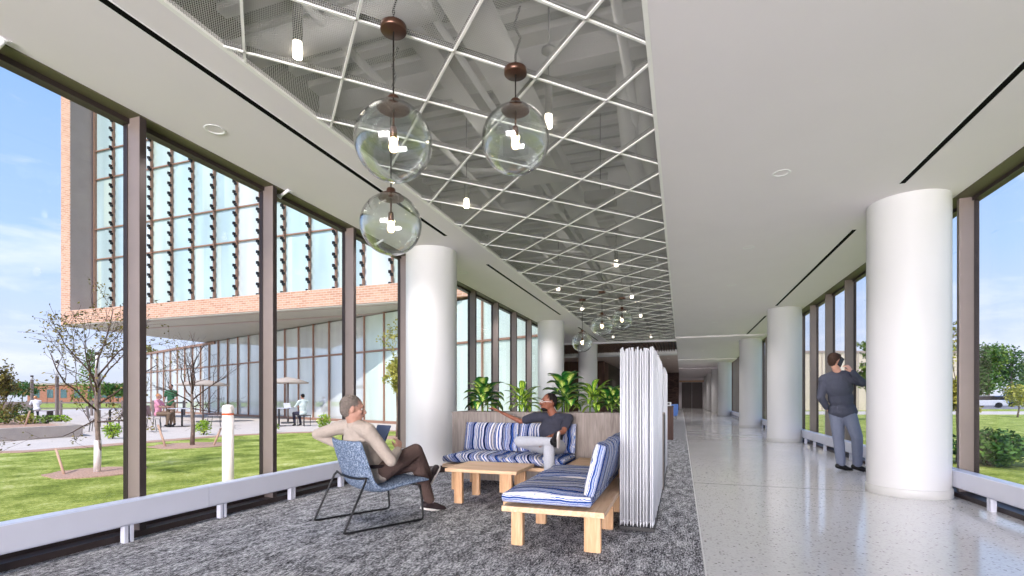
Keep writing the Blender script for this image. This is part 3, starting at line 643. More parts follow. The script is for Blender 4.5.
# far counter and its neighbours
t=thing('counter','brown timber counter block past the rod screens','counter',(-1.6,13.75,0)); MB().box(0,1.4,0,.6,0,.86).build('body',M['brownwood'],t,bevel=.004); MB().box(-.01,1.41,-.01,.61,.86,.89).build('countertop',M['bronzed'],t,bevel=.003)
t=thing('napkin_box','small white box on the far counter end','box',(-.32,13.85,.89)); MB().box(-.05,.07,-.05,.12,0,.10).build('body',M['white'],t,bevel=.006); MB().box(-.02,.03,-.051,-.05,.03,.08).build('opening',M['cyl'],t)
t=thing('lounge_chair','pale blue rounded lounge chair far behind the counter','chair',(-.55,27.5,0),R(200))
MB().prism([(-.33,-.3),(.33,-.3),(.36,.1),(.25,.36),(0,.42),(-.25,.36),(-.36,.1)],.16,.42).build('seat',M['blue'],t,bevel=.05); MB().prism([(-.36,.05),(-.28,.05),(-.2,.30),(0,.36),(.2,.30),(.28,.05),(.36,.05),(.3,.36),(0,.46),(-.3,.36)],.3,.78).build('backrest',M['blue'],t,bevel=.03)
for x in (-.25,.25):
    for y in (-.22,.25): MB().cyl((x,y,0),(x*.9,y*.9,.18),.014,n=8).build('leg',M['black'],t)
# ------------------------------------------------------------------ low armchair
CC=Vector((-2.65,3.83,0)); CR=math.atan2(.877,.48)-PI/2
t=thing('armchair','low blue-grey tweed armchair on a black sled frame, seen from behind','chair',tuple(CC),CR)
def shell():
    prof=[(.455,.345,.03),(.40,.352,.04),(.25,.342,.046),(.10,.322,.05),(.0,.308,.055),(-.07,.318,.055),(-.115,.36,.05),(-.145,.43,.046),(-.175,.52,.042),(-.205,.61,.038),(-.235,.70,.034),(-.247,.735,.026)]
    mb=MB(); b=mb.b; n=len(prof); nx=14; T=[];Bt=[]
    for k,(y,z,th) in enumerate(prof):
        th*=1.25
        y0,z0,_=prof[max(k-1,0)]; y1,z1,_=prof[min(k+1,n-1)]; d=Vector((0,y1-y0,z1-z0)).normalized(); nn=Vector((0,-d.z,d.y)); 
        if nn.z<0 and k<5: nn=-nn
        w=.30-.012*(k/n); ra=[];rb_=[]
        nn=Vector((0,d.z,-d.y)) # towards the sitter
        for i in range(nx+1):
            u=2*i/nx-1; x=w*u; curve=.035*(abs(u)**3)*(1 if k>4 else .3); edge=(1-abs(u)**8*.7)
            c=Vector((x,y,z))+nn*curve; ra.append(b.verts.new(c+nn*th*.5*edge)); rb_.append(b.verts.new(c-nn*th*.5*edge))
        T.append(ra);Bt.append(rb_)
    def q(a,b_,c,d_): f=b.faces.new((a,b_,c,d_)); f.smooth=True
    for k in range(n-1):
        for i in range(nx): q(T[k][i],T[k][i+1],T[k+1][i+1],T[k+1][i]); q(Bt[k][i+1],Bt[k][i],Bt[k+1][i],Bt[k+1][i+1])
        q(T[k][0],T[k+1][0],Bt[k+1][0],Bt[k][0]); q(T[k+1][nx],T[k][nx],Bt[k][nx],Bt[k+1][nx])
    for i in range(nx): q(T[0][i+1],T[0][i],Bt[0][i],Bt[0][i+1]); q(T[-1][i],T[-1][i+1],Bt[-1][i+1],Bt[-1][i])
    return mb
o=shell().build('seat_shell',M['tweed'],t); md=o.modifiers.new('sub','SUBSURF'); md.levels=1; md.render_levels=2
for sx in (-1,1):
    x=sx*.305; MB().tube([(sx*.285,-.165,.43),(x,-.185,.40),(x,-.36,.03),(x,-.368,.014),(x,-.355,.010),(x,0,.010),(x,.34,.010),(x,.365,.014),(x,.372,.04),(x,.36,.20),(sx*.29,.35,.315)],.0095,10).build('sled_leg',M['black'],t)
    for yy in (-.31,.30): MB().box(x-.014,x+.014,yy-.03,yy+.03,0,.012).build('glide',M['black'],t,bevel=.004)
MB().tube([(-.29,-.168,.43),(-.15,-.185,.415),(0,-.19,.41),(.15,-.185,.415),(.29,-.168,.43)],.0095,10).build('rear_rail',M['black'],t)
MB().tube([(-.29,.35,.315),(0,.35,.31),(.29,.35,.315)],.0095,10).build('front_rail',M['black'],t)
# ------------------------------------------------------------------ outside: ground
GZ=-.06
st('floor.003',MB().box(-160,160,-60,220,GZ-.30,GZ-.05),M['grass'],'far lawn and ground outside')
st('floor.004',MB().prism([(-4.34,-30),(-4.34,16.4),(-8.5,15.6),(-10.6,14.6),(-12.2,13.2),(-13.0,11.6),(-13.2,8.5),(-13.4,6.7),(-15.5,5.2),(-24,2.0),(-50,-6),(-50,-30)][::-1],GZ-.1,GZ),M['grass'],'sunlit lawn outside the left windows')
st('floor.005',MB().prism([(-4.32,16.4),(-4.32,17.0),(-60,37.5),(-60,2),(-24,3.0),(-15.5,5.9),(-13.5,7.1),(-13.4,11.7),(-12.4,13.5),(-10.8,14.9),(-8.6,15.9)],GZ-.1,GZ-.005),M['concrete'],'pale concrete terrace outside')
st('floor.006',MB().prism([(-13.0,8.3),(-13.2,6.7),(-15.5,5.2),(-24,2.0),(-24,2.35),(-15.6,5.6),(-13.65,7.0),(-13.55,11.7),(-12.5,13.6),(-10.9,15.0),(-8.6,16.0),(-8.5,15.6),(-10.6,14.6),(-12.2,13.2),(-13.0,11.6)],GZ-.05,GZ+.012),M['mulch'],'strip of mulch between lawn and terrace')
def disc(x,y,rx,ry,z,h,n=24): return [(x+rx*math.cos(2*PI*i/n)*(1+.08*math.sin(3*i)),y+ry*math.sin(2*PI*i/n)*(1+.08*math.cos(5*i))) for i in range(n)]
for i,(x,y,r,l) in enumerate(((-8.61,5.3,.62,'bare mulch ring around the nearer young tree'),(-11.3,9.05,.85,'bare mulch ring around the second young tree'),(-7.9,12.8,.6,'mulch ring around the third tree'))):
    st('floor.%03d'%(7+i),MB().prism(disc(x,y,r,r,0,0),GZ-.02,GZ+.014),M['mulch'],l)
# raised concrete planter bed on the terrace
t=thing('garden_planter','long low concrete planter wall with small plants, left on the terrace','planter',(-17.2,4.0,GZ))
MB().prism([(0,0),(0,6.2),(-.3,6.2),(-.3,.0)],0,.34).prism([(0,6.2),(-9,9.6),(-9,9.3),(-.3,6.0)],0,.34).build('wall',M['concrete2'],t); MB().prism([(-.3,0),(-.3,6.0),(-9,9.3),(-9,0)],0,.28).build('soil',M['mulch'],t)
# ------------------------------------------------------------------ office block across the lawn
FY=18.0; GY=19.24; SOF=5.10; TOPZ=20.0; XW=-32.15
t=thing('office_building','big peach-brick framed glass office block overhanging the terrace','building',(XW,FY,GZ))
def W_(mb,name,mat,par=t,bevel=0): return mb.build(name,mat,par,bevel,world=True)
W_(MB().box(XW,XW+.75,FY,FY+.75+.5,SOF+.751,TOPZ-.701).box(XW,-4.34,FY,FY+.6,SOF,SOF+.75).box(XW,-4.34,FY,FY+.6,TOPZ-.7,TOPZ),'brick_frame',M['brick'])
W_(MB().box(XW,XW+.02,FY+1.26,34,SOF,TOPZ).box(XW+.74,XW+.76,FY+.02,GY,SOF+.75,TOPZ-.7),'side_panel',M['panel'])
W_(MB().box(XW+.75,-4.34,FY+.6,GY+.1,SOF+.5,SOF+.7),'sill_ledge',M['panel'])
W_(MB().box(XW,-9.7,FY+.02,34,SOF-.06,SOF),'soffit',M['soffit'])
W_(MB().box(XW,-9.7,20.0,20.25,SOF-.10,SOF-.055).box(XW,-9.7,FY+.3,FY+.36,SOF-.08,SOF-.055),'soffit_channel',M['panel'])
W_(MB().box(XW+.02,-4.34,GY+.12,34,SOF,TOPZ),'core',M['fg5'])
mxs=[-31.3+1.48*k for k in range(0,19)]
rails=[5.85,8.9,10.6,13.4,15.0,17.9,19.3]
for k,x in enumerate(mxs):
    if x>-4.5: break
    mo=W_(MB().box(x-.035,x+.035,GY-.14,GY+.02,SOF+.7,TOPZ-.7),'mullion',M['mull'])
    if k>0:
        f=MB(); z=6.05+(k%2)*.0
        while z<TOPZ-.9:
            f.box(x-.085,x+.015,GY-.26,GY-.14,z,z+.13); f.box(x-.015,x+.09,GY-.24,GY-.14,z-.11,z+.01); z+=.52
        W_(f,'fin_row',M['fin'],mo)
    if k+1<len(mxs):
        pn=MB()
        for a,b in zip(rails,rails[1:]): pn.box(x+.03,x+1.45,GY,GY+.02,a+.03,b-.03)
        mat=M['fg5'] if k==99 else M[('fg1','fg1','fg2','fg1','fg4')[(k*7+3)%5]]
        W_(pn,'window_bay',mat)
        cu=MB()
        if k%3!=1: cu.box(x+.15,x+.15+.25+.3*((k*5)%3),GY-.004,GY-.001,rails[0]+.05,rails[1]-.05).box(x+.6,x+1.2,GY-.004,GY-.001,rails[2]+.1,rails[3]-.1); W_(cu,'blind',M['fg4'])
for z in rails: W_(MB().box(XW+.75,-4.4,GY-.07,GY+.03,z-.03,z+.03),'transom',M['mull'])
# glazed ground floor wing, set at an angle
A=Vector((-4.36,16.78,0)); U=Vector((-.942,.335,0)).normalized(); Nn=Vector((U.y,-U.x,0)); 
if Nn.y>0: Nn=-Nn
t2=thing('glazed_wing','angled ground-floor glass wing below the overhanging block','building',(A.x,A.y,GZ),0)
ang=math.atan2(U.y,U.x); MT=Matrix.Translation(A)@Matrix.Rotation(ang,4,'Z')
sd_=-1 if (Matrix.Rotation(ang,3,'Z')@Vector((0,1,0))).dot(Nn)<0 else 1
for k in range(0,32):
    x=k*1.5; top=SOF-.08 if x<27.5 else 4.85
    MB().box(x-.03,x+.03,-.09,.09,GZ,top,MT).build('mullion',M['mull'],t2,world=True)
    MB().box(x+.03,x+1.47,-.012,.012,GZ+.12,3.24,MT).build('lower_pane',M['fg4' if k<7 else ('fg3','fg3','fg2','fg3')[k%4]],t2,world=True)
    MB().box(x+.03,x+1.47,-.012,.012,3.34,top-.05,MT).build('upper_pane',M['fg3'] if k>6 else M['fg4'],t2,world=True)
MB().box(0,48,-.07,.07,3.25,3.33,MT).box(0,48,-.09,.09,GZ,GZ+.12,MT).build('transom',M['mull'],t2,world=True)
MB().box(27.5,48,-.14*1,.12,4.82,4.98,MT).build('coping',M['mull'],t2,world=True)
MB().prism([tuple((MT@Vector((p[0],p[1]*-sd_,0)))[:2]) for p in ((27.8,.3),(48,.3),(48,9),(27.8,9))],GZ,4.7).build('wing_body',M['panel'],t2,world=True)
# ------------------------------------------------------------------ trees and bushes
def leaf_cloud(mb,c,r,n,size,rr,flat=1.0):
    for _ in range(n):
        d=Vector((rr.gauss(0,1),rr.gauss(0,1),rr.gauss(0,1))).normalized(); q_=c+Vector((d.x*r[0],d.y*r[1],d.z*r[2]))*(rr.random()**.35)
        a=Vector((rr.gauss(0,1),rr.gauss(0,1),rr.gauss(0,.6))).normalized(); nn=Vector((rr.gauss(0,1),rr.gauss(0,1),rr.gauss(0,1)))
        mb.leafquad(q_,a,nn,size*rr.uniform(.7,1.3),size*.6)
def bush(x,y,r,h,mat,lab,group,size=.07,n=420,seed=1):
    rr=random.Random(seed); t=thing('bush',lab,'bush',(x,y,GZ),0,group)
    s_=MB()
    for k in range(7):
        a=k*.9; s_.tube([(0,0,-.01),(r*.3*math.cos(a),r*.3*math.sin(a),h*.4),(r*.6*math.cos(a),r*.6*math.sin(a),h*.75)],.008,5)
    s_.build('stems',M['twig'],t); l=MB(); leaf_cloud(l,Vector((0,0,h*.52)),(r,r,h*.5),n,size,rr); l.build('leaves',mat,t,normals=False); return t
bush(*gp(112.5,14.3),.21,.46,M['leafbush'],'round bright green bush left of the first mullion','small bushes along the terrace edge',.07,420,1)
bush(*gp(203.5,15.8),.23,.46,M['leafbush'],'round bright green bush beside the cream bollard','small bushes along the terrace edge',.07,420,2)
bush(*gp(324,17.6),.22,.62,M['leafbush'],'yellow-green bush above the outstretched elbow of the seated man','small bushes along the terrace edge',.07,460,3)
bush(*gp(272,17.0),.2,.4,M['leafbush'],'small bush behind the second mullion','small bushes along the terrace edge',.07,360,4)
def young_tree(x,y,H,spread,lab,seed,wrap,leafmat,leafn,lsize,up_=.55,crown0=.3,trunk=.035,levels=4,leafy_all=False,group=None,low=True):
    rr=random.Random(seed); t=thing('young_tree',lab,'tree',(x,y,GZ),0,group)
    tr=MB(); br=MB(); lv=MB(); h0=H*crown0
    if wrap: MB().tube([(0,0,-.02),(.01,.0,wrap*.5),(.0,.01,wrap)],trunk*1.35,12).build('trunk_wrap',M['barkwhite'],t)
    tr.tube([(0,0,-.02),(.02,.01,h0*.5),(0,.0,h0),(.01,-.02,H*.62)],0,10,radii=[trunk*1.15,trunk,trunk*.85,trunk*.4])
    def grow(p,d,l,r,lev):
        pts=[p]; rs=[r]; q_=p.copy(); dd=d.copy(); N=5
        for i in range(N):
            dd=(dd+Vector((rr.gauss(0,.13),rr.gauss(0,.13),rr.gauss(.03,.10)))).normalized(); q_=q_+dd*l/N; pts.append(q_.copy()); rs.append(r*(1-.62*(i+1)/N))
            if lev>0 and i>=1:
                for _ in range(2 if rr.random()<.35 else 1):
                    sdv=Vector((rr.gauss(0,1),rr.gauss(0,1),rr.gauss(.25,.7))).normalized(); nd=(dd*.75+sdv*.75).normalized(); grow(q_.copy(),nd,l*rr.uniform(.42,.62),rs[-1]*.62,lev-1)
            if lev<=1 or leafy_all:
                for _ in range(leafn):
                    if rr.random()<.8:
                        c=q_+Vector((rr.gauss(0,.04),rr.gauss(0,.04),rr.gauss(0,.04))); lv.leafquad(c,Vector((rr.gauss(0,1),rr.gauss(0,1),rr.gauss(-.2,.6))).normalized(),Vector((rr.gauss(0,1),rr.gauss(0,1),rr.gauss(0,1))),lsize*rr.uniform(.6,1.3),lsize*.65)
        br.tube(pts,r,6,radii=[max(a,.0022) for a in rs])
    nb=9
    for k in range(nb):
        a=k*2.4+rr.uniform(-.3,.3); f=k/(nb-1); z0=h0+(H*.6-h0)*f*.9; elv=R(28)+f*R(45)
        if low and k<2: elv=R(-8)
        grow(Vector((0,0,z0)),Vector((math.cos(a)*math.cos(elv),math.sin(a)*math.cos(elv),math.sin(elv))),spread*(1.0-.35*f),trunk*.42,levels-2)
    grow(Vector((.01,-.02,H*.6)),Vector((.05,0,1)),H*.4,trunk*.4,levels-2)
    tr.build('trunk',M['bark'],t); br.build('branches',M['twig'] if not leafy_all else M['bark'],t); lv.build('leaves',leafmat,t,normals=False)
    return t
young_tree(-8.61,5.3,2.62,1.25,'nearest sparse young tree with a white-wrapped trunk on the lawn',5,.50,M['leafb'],1,.045,crown0=.30,trunk=.036)
young_tree(-11.3,9.05,2.5,1.15,'second bare young tree on the lawn, just right of the first mullion',9,0,M['leafb'],0,.05,crown0=.36,trunk=.045)
young_tree(-7.9,12.8,3.0,.55,'slim yellow-green tree on the lawn just left of the first white column',13,0,M['leafy'],4,.075,crown0=.42,trunk=.03,leafy_all=True,low=False)
x,y=gp(4,17); young_tree(x,y,1.9,1.0,'small yellowish tree at the far left of the terrace planter',17,0,M['leafb'],2,.09,crown0=.3,trunk=.03)
for i,(px,py,qx,qy,Z,l) in enumerate(((56,449,65,474,7.6,'slanting wooden stake left of the nearest young tree'),(22,427,30,411,16,'pale slanting stake in the terrace planter'),(158,425,166,447,11.9,'wooden stake left of the second young tree'),(221,428,213,445,12.2,'wooden stake right of the second young tree'))):
    a=gp(px,Z+.1); b=gp(qx,Z-.1); za=CAMH-(py-398)/FPX*(Z+.1); zb=CAMH-(qy-398)/FPX*(Z-.1)
    if za<zb: za,zb,a,b=zb,za,b,a
    tag(MB().cyl((a[0],a[1],za),(b[0],b[1],min(zb,GZ-.03)),.018 if Z<10 else .025,n=8).build('tree_stake',M['stake']),l,'stake')
def big_tree(x,y,H,r,mat,lab,group,seed,n=900,size=.5,trunkh=.3,conic=False):
    rr=random.Random(seed); t=thing('tree',lab,'tree',(x,y,GZ-.06),0,group)
    MB().tube([(0,0,-.1),(.1,0,H*.3),(0,.1,H*.75)],0,8,radii=[H*.028,H*.02,H*.008]).build('trunk',M['bark'],t)
    l=MB()
    if conic:
        for k in range(7):
            f=k/6; leaf_cloud(l,Vector((0,0,H*(.18+.75*f))),(r*(1-.75*f),r*(1-.75*f),H*.12),n//7,size,rr)
    else:
        for k in range(9):
            a=rr.uniform(0,2*PI); q_=rr.uniform(0,.55); leaf_cloud(l,Vector((math.cos(a)*r*q_,math.sin(a)*r*q_,H*(trunkh+.18+rr.random()*(.8-trunkh-.1)))),(r*.55,r*.55,H*.17),n//9,size,rr)
    l.build('leaves',mat,t,normals=False); return t
for i,(px,Z,H,r,m,cn,l) in enumerate(((6,95,4.6,4.5,'leafd',0,'dark green tree at the far left horizon'),(22,92,4.2,4,'leafd',0,'dark tree left of the far brick building'),(90,62,7.0,2.1,'leafm',1,'pointed green poplar standing over the far brick building'),(110,85,4.0,3.5,'leafd',0,'dark tree in front of the brick building'),(149,48,6.0,1.6,'leafy',1,'tall yellow-green tree just right of the first mullion'),(118,100,4.5,4,'leafm',0,'mid green tree left of the first mullion'),(-30,90,5,5,'leafd',0,'dark tree past the left frame edge'))):
    big_tree(*gp(px,Z),H,r,M[m],l,'trees beyond the terrace',40+i,1100,.45 if Z>70 else .3,conic=bool(cn))
t=thing('brick_building','long low brick building on the left horizon','building',(*gp(85,120),GZ),R(18))
MB().box(-14,14,0,8,0,4.3).build('walls',M['brick2'],t); MB().box(-14.2,14.2,-.2,8.2,4.3,4.7).build('roof',M['concrete2'],t)
for k in range(8): MB().box(-12.5+k*3.3,-11+k*3.3,-.05,.02,1.2,3.2).build('window',M['fg5'],t)
def pole(px,Z,top,lab,w=.09,lant=.7):
    x,y=gp(px,Z); t=thing('lantern_post',lab,'lamp post',(x,y,GZ),0,'lantern posts on the terrace')
    MB().box(-w,w,-w,w,0,top-lant).build('post',M['bronze'],t); MB().cyl((0,0,top-lant),(0,0,top-.12),w*.95,n=14).build('lantern',M['tree_white'],t); MB().cyl((0,0,top-.12),(0,0,top),w*1.15,n=14).build('cap',M['bronzed'],t)
pole(57,24,2.95,'thin lantern post left of the poplar',.055,.75); pole(97.5,20,3.0,'thicker lantern post with white top, seen through the nearest tree',.075,.9); pole(32,34,2.7,'farther short dark post at the left',.07,.3)
t=thing('fence','low timber rail fence across the far terrace','fence',(*gp(60,33),GZ),R(20))
for k in range(10): MB().box(-10+k*2,-9.88+k*2,-.05,.05,0,1.0).build('post',M['bronze'],t)
MB().box(-10.2,8.3,-.06,-.02,.8,.9).box(-10.2,8.3,-.06,-.02,.45,.52).build('rail',M['bronze'],t)
# bollard
x,y=gp(228,6.3); t=thing('bollard','cream bollard with an orange band on the lawn','bollard',(x,y,GZ))
MB().lathe([(.066,0),(.066,.965),(0,.966)],n=24).build('post',M['bollard'],t); MB().lathe([(.0672,.965),(.0672,1.045),(.055,1.07),(0,1.078)],n=24).build('cap',M['bollard'],t); MB().lathe([(.0674,.945),(.0674,.968)],n=24).build('band',M['orange'],t)
# terrace shades, tables, chairs
def shade(px,Z,z,r,lab):
    x,y=gp(px,Z); t=thing('patio_umbrella',lab,'parasol',(x,y,GZ),0,'flat shades on the terrace')
    MB().lathe([(0,z+.25),(r*.5,z+.16),(r,z),(r*.98,z-.05),(r*.5,z+.06),(0,z+.12)],n=20).build('canopy',M['concrete2'],t); MB().cyl((0,0,0),(0,0,z+.2),.04,n=10).build('pole',M['bronze'],t); MB().cyl((0,0,0),(0,0,.06),.3,n=16).build('base',M['cyl'],t)
shade(203,24,1.80,1.15,'tan flat shade behind the second young tree'); shade(288,23,1.88,.9,'tan flat shade right of the second mullion')
def ter_table(px,Z,lab,r=.5):
    x,y=gp(px,Z); t=thing('terrace_table',lab,'table',(x,y,GZ),0,'terrace tables'); MB().cyl((0,0,.72),(0,0,.745),r,n=24).build('tabletop',M['rail'],t); MB().cyl((0,0,0),(0,0,.72),.035,n=10).cyl((0,0,0),(0,0,.02),.28,n=16).build('pedestal',M['cyl'],t); return t
def ter_chair(x,y,rz,lab,seat=True):
    t=thing('terrace_chair',lab,'chair',(x,y,GZ),rz,'metal mesh terrace chairs')
    MB().box(-.24,.24,-.23,.23,.43,.45).build('seat',M['terr'],t); MB().prism([(-.23,.45),(.23,.45),(.20,.88),(-.20,.88)],-.01,.01,Matrix.Translation((0,-.24,0))@Matrix.Rotation(R(98),4,'X')@Matrix.Translation((0,0,0))).build('backrest',M['terr'],t)
    for sx in (-1,1):
        for sy in (-1,1): MB().tube([(sx*.22,sy*.21,.44),(sx*.25,sy*.26,0)],.013,6).build('leg',M['cyl'],t)
    return t
M['terr']=plain('rose_grey_mesh_metal','A89C98',.6,.3)
ter_table(182,20.3,'round terrace table between the pink-shirted woman and the standing man')
ter_table(279,20.6,'terrace table the laptop worker sits at',.45); ter_table(110,19,'terrace table seen through the nearest young tree')
for px,Z,rz,l in ((157,19.9,R(-60),'terrace chair the woman in pink sits on'),(216,20.5,R(120),'empty terrace chair behind the second young tree'),(100,17.5,R(-40),'empty terrace chair left of the nearest young tree trunk'),(119,18.8,R(100),'empty terrace chair right of the nearest young tree trunk'),(150,17.2,R(-20),'empty terrace chair just right of the first mullion')):
    ter_chair(*gp(px,Z),rz,l)
t=thing('garden_bench','dark slatted bench where the person in white sits','bench',(*gp(30,28),GZ),R(20)); MB().box(-1.6,1.2,-.2,.2,.42,.46).build('seat',M['bronze'],t); MB().box(-1.6,-.1,.2,.24,.5,.95).build('backrest',M['bronze'],t)
for xx in (-1.5,0,1.1): MB().box(xx-.03,xx+.03,-.18,.18,0,.42).build('leg',M['bronzed'],t)
x,y=gp(304,20.7); t=thing('stool','backless stool under the laptop worker','stool',(x,y,GZ)); MB().box(-.2,.2,-.2,.2,.42,.45).build('seat',M['cyl'],t)
for a in (-1,1):
    for b in (-1,1): MB().cyl((a*.17,b*.17,0),(a*.17,b*.17,.42),.014,n=6).build('leg',M['cyl'],t)
# ------------------------------------------------------------------ outside right
st('floor.010',MB().box(3.25,120,-40,120,GZ-.06,GZ),M['grass'],'sunlit lawn outside the right windows')
def stripR(Z0,Z1,mat,i,l,dz):
    a=[gp(700,Z0),gp(1250,Z0),gp(1250,Z1),gp(700,Z1)]; st('floor.%03d'%i,MB().prism(a,GZ-.02,GZ+dz),mat,l)
stripR(35,43,M['concrete'],11,'pale sidewalk beyond the right lawn',.01); stripR(52,78,M['asphalt'],12,'car park beyond the right lawn',.02)
t=thing('beige_building','long pale beige panelled building beyond the right windows','building',(*gp(800,50),GZ)); a=Vector(gp(798,47)); b=Vector(gp(960,47)); dn=(b-a).normalized(); nn=Vector((-dn.y,dn.x))
def rel(p): return (p[0]-t.location.x,p[1]-t.location.y)
MB().prism([rel(a),rel(b),rel(b+nn*9),rel(a+nn*9)],0,5.4).build('walls',M['beige'],t)
MB().prism([rel(a-nn*.1),rel(b-nn*.1+dn*.1),rel(b+nn*9+dn*.1),rel(a+nn*9)],5.4,5.6).build('coping',M['panel'],t)
for k in range(9):
    p=a+dn*((b-a).length*k/9+.5); MB().prism([rel(p-nn*.05),rel(p+dn*.12-nn*.05),rel(p+dn*.12),rel(p)],0,5.4).build('joint_strip',M['concrete2'],t)
for i in range(14):
    px=930+i*19+ (i*37%11); Z=96+(i*53%17); big_tree(*gp(px,Z),10.2+(i*29%10)*.25,4.2,M[('leafd','leafm','leafd','leafm')[i%4]],'tall green tree in the wood behind the parked cars, %s from the left'%ORD[i],'trees of the wood beyond the right windows',80+i,2200,.6,.05)
x,y=gp(1017,30); t_=big_tree(x,y,2.05,.95,M['leafy'],'small yellow-green tree on the right lawn by the frame edge',None,120,900,.14,.28)
x,y=gp(957,9); young_tree(x,y,2.2,.22,'thin young tree glimpsed between the big column and mullion',31,0,M['leafy'],3,.06,crown0=.4,trunk=.02,leafy_all=True,low=False)
x,y=gp(868,26); young_tree(x,y,3.6,.8,'slim green tree outside, above the head of the standing man',33,0,M['leafm'],4,.13,crown0=.4,trunk=.04,leafy_all=True,low=False)
bush(*gp(990,8.6),.55,.62,M['leafd'],'dark green shrub right outside the near right window','shrubs outside the right windows',.09,1500,7)
bush(*gp(842,13.5),.35,.5,M['leafm'],'low green shrub outside, behind the standing man\'s legs','shrubs outside the right windows',.08,700,8); bush(*gp(1060,8.2),.5,.6,M['leafd'],'dark shrub outside at the right frame edge','shrubs outside the right windows',.09,1200,9)
def car(px,Z,rz,col,lab):
    x,y=gp(px,Z); t=thing('parked_car',lab,'car',(x,y,GZ),rz,'parked cars'); W=.88
    body=[(-2.2,.25),(-2.25,.62),(-2.0,.80),(-1.2,.90),(1.7,.92),(2.15,.80),(2.25,.5),(2.2,.25)]
    MB().prism(body,-W,W,Matrix.Rotation(R(90),4,'X')).build('body',col,t,bevel=.06)
    MB().prism([(-1.25,.88),(-.55,1.38),(1.0,1.42),(1.75,.9)],-.76,.76,Matrix.Rotation(R(90),4,'X')).build('cabin_glass',M['blackgl'],t,bevel=.03)
    MB().prism([(-.6,1.36),(-.5,1.42),(1.0,1.46),(1.1,1.40)],-.7,.7,Matrix.Rotation(R(90),4,'X')).build('roof',col,t,bevel=.01)
    for wx in (-1.4,1.4):
        for wy in (-1,1): w=MB().cyl((wx,wy*.7,.32),(wx,wy*.9,.32),.32,n=20).build('wheel',M['black'],t)
M['carb']=plain('blue_car_paint','3F74C0',.25,.6); M['cars']=plain('silver_car_paint','C8CCD2',.25,.6); M['carw']=plain('white_car_paint','EDEDED',.25,.6)
car(996,66,R(-22),M['carb'],'blue parked car beyond the right lawn'); car(982,60,R(-22),M['cars'],'silver parked car left of the blue one'); car(1012,72,R(-22),M['carw'],'white parked car behind the small yellow tree')

for i,(px,Z,r_,h_,m) in enumerate(((8,17.5,.35,.4,'leafm'),(28,17.0,.3,.35,'leafy'),(46,17.2,.3,.3,'leafm'),(60,17.6,.3,.3,'leafbush'),(-6,16.6,.4,.5,'leafm'),(18,19.5,.5,.6,'leafd'))):
    x,y=gp(px,Z); b=bush(x,y,r_,h_,M[m],('low tuft in the terrace planter, %s from the left'%ORD[i]),'plants in the terrace planter',.09,260,60+i); b.location.z=GZ+.28
# ------------------------------------------------------------------ people
def V(*a): return Vector(a)
def sculpt(name,fn,mat,parent,voxel=.008,smooth=5,world=True):
    mb=MB(); fn(mb); bmesh.ops.recalc_face_normals(mb.b,faces=mb.b.faces)
    me=bpy.data.meshes.new('tmp'); mb.b.to_mesh(me); mb.b.free(); o=bpy.data.objects.new('tmp',me); C.objects.link(o)
    r=o.modifiers.new('r','REMESH'); r.mode='VOXEL'; r.voxel_size=voxel; r.use_smooth_shade=True
    s_=o.modifiers.new('s','SMOOTH'); s_.iterations=smooth; s_.factor=.5
    bpy.context.view_layer.update(); dg=bpy.context.evaluated_depsgraph_get(); m2=bpy.data.meshes.new_from_object(o.evaluated_get(dg)); m2.name=name
    bpy.data.objects.remove(o); bpy.data.meshes.remove(me)
    if world: m2.transform(world_inv(parent))
    for p in m2.polygons: p.use_smooth=True
    m2.materials.clear(); m2.materials.append(mat); n=bpy.data.objects.new(name,m2); C.objects.link(n); n.parent=parent; return n
def basis(f,u):
    f=f.normalized(); r=f.cross(u).normalized(); u2=r.cross(f).normalized(); return r,f,u2
def mat3(r,f,u): return Matrix((r,f,u)).transposed()
def head_prims(mb,c,r,f,u,s=1):
    R_=mat3(r,f,u); e=lambda x,y,z,a,b,d:mb.ell(c+(r*x+f*y+u*z)*s,(a*s,b*s,d*s),R_)
    e(0,-.012,.022,.074,.092,.092); e(0,.018,-.035,.058,.068,.072); e(0,.052,-.075,.032,.036,.030); e(0,.070,.030,.046,.020,.022)
    mb.cap(c+(f*.082+u*.012)*s,.010*s,c+(f*.104-u*.022)*s,.015*s); e(0,.082,-.052,.026,.016,.012); e(.036,.060,-.018,.022,.022,.020); e(-.036,.060,-.018,.022,.022,.020)
    for k in (-1,1): e(k*.076,-.006,-.004,.010,.020,.032)
def hand(mb,w,d,nrm,side,curl=.35,s=1,spread=1):
    d=d.normalized(); nrm=(nrm-d*nrm.dot(d)).normalized(); lat=d.cross(nrm).normalized()*side
    for k in (-1.2,-.4,.4,1.2): mb.cap(w+lat*.010*k*s,.017*s,w+d*.085*s+lat*.019*k*s,.0115*s,8)
    for k,l in ((-1.5,.066),(-.5,.080),(.5,.076),(1.5,.060)):
        b=w+d*.088*s+lat*.0185*k*s; dd=(d+lat*.06*k*spread).normalized(); a=curl*.5
        for j,fr in enumerate((.45,.30,.25)):
            dd2=(dd*math.cos(a)+nrm*math.sin(a)).normalized(); q_=b+dd2*l*fr*s*1.15; mb.cap(b,(.0095-.001*j)*s,q_,(.0085-.001*j)*s,8); b=q_; a+=curl
    b=w+d*.022*s-lat*.026*s; k1=b+(d*.032-lat*.024+nrm*.012)*s; k2=k1+(d*.032-lat*.006+nrm*.012)*s; mb.cap(b,.014*s,k1,.011*s,8); mb.cap(k1,.010*s,k2,.0085*s,8)
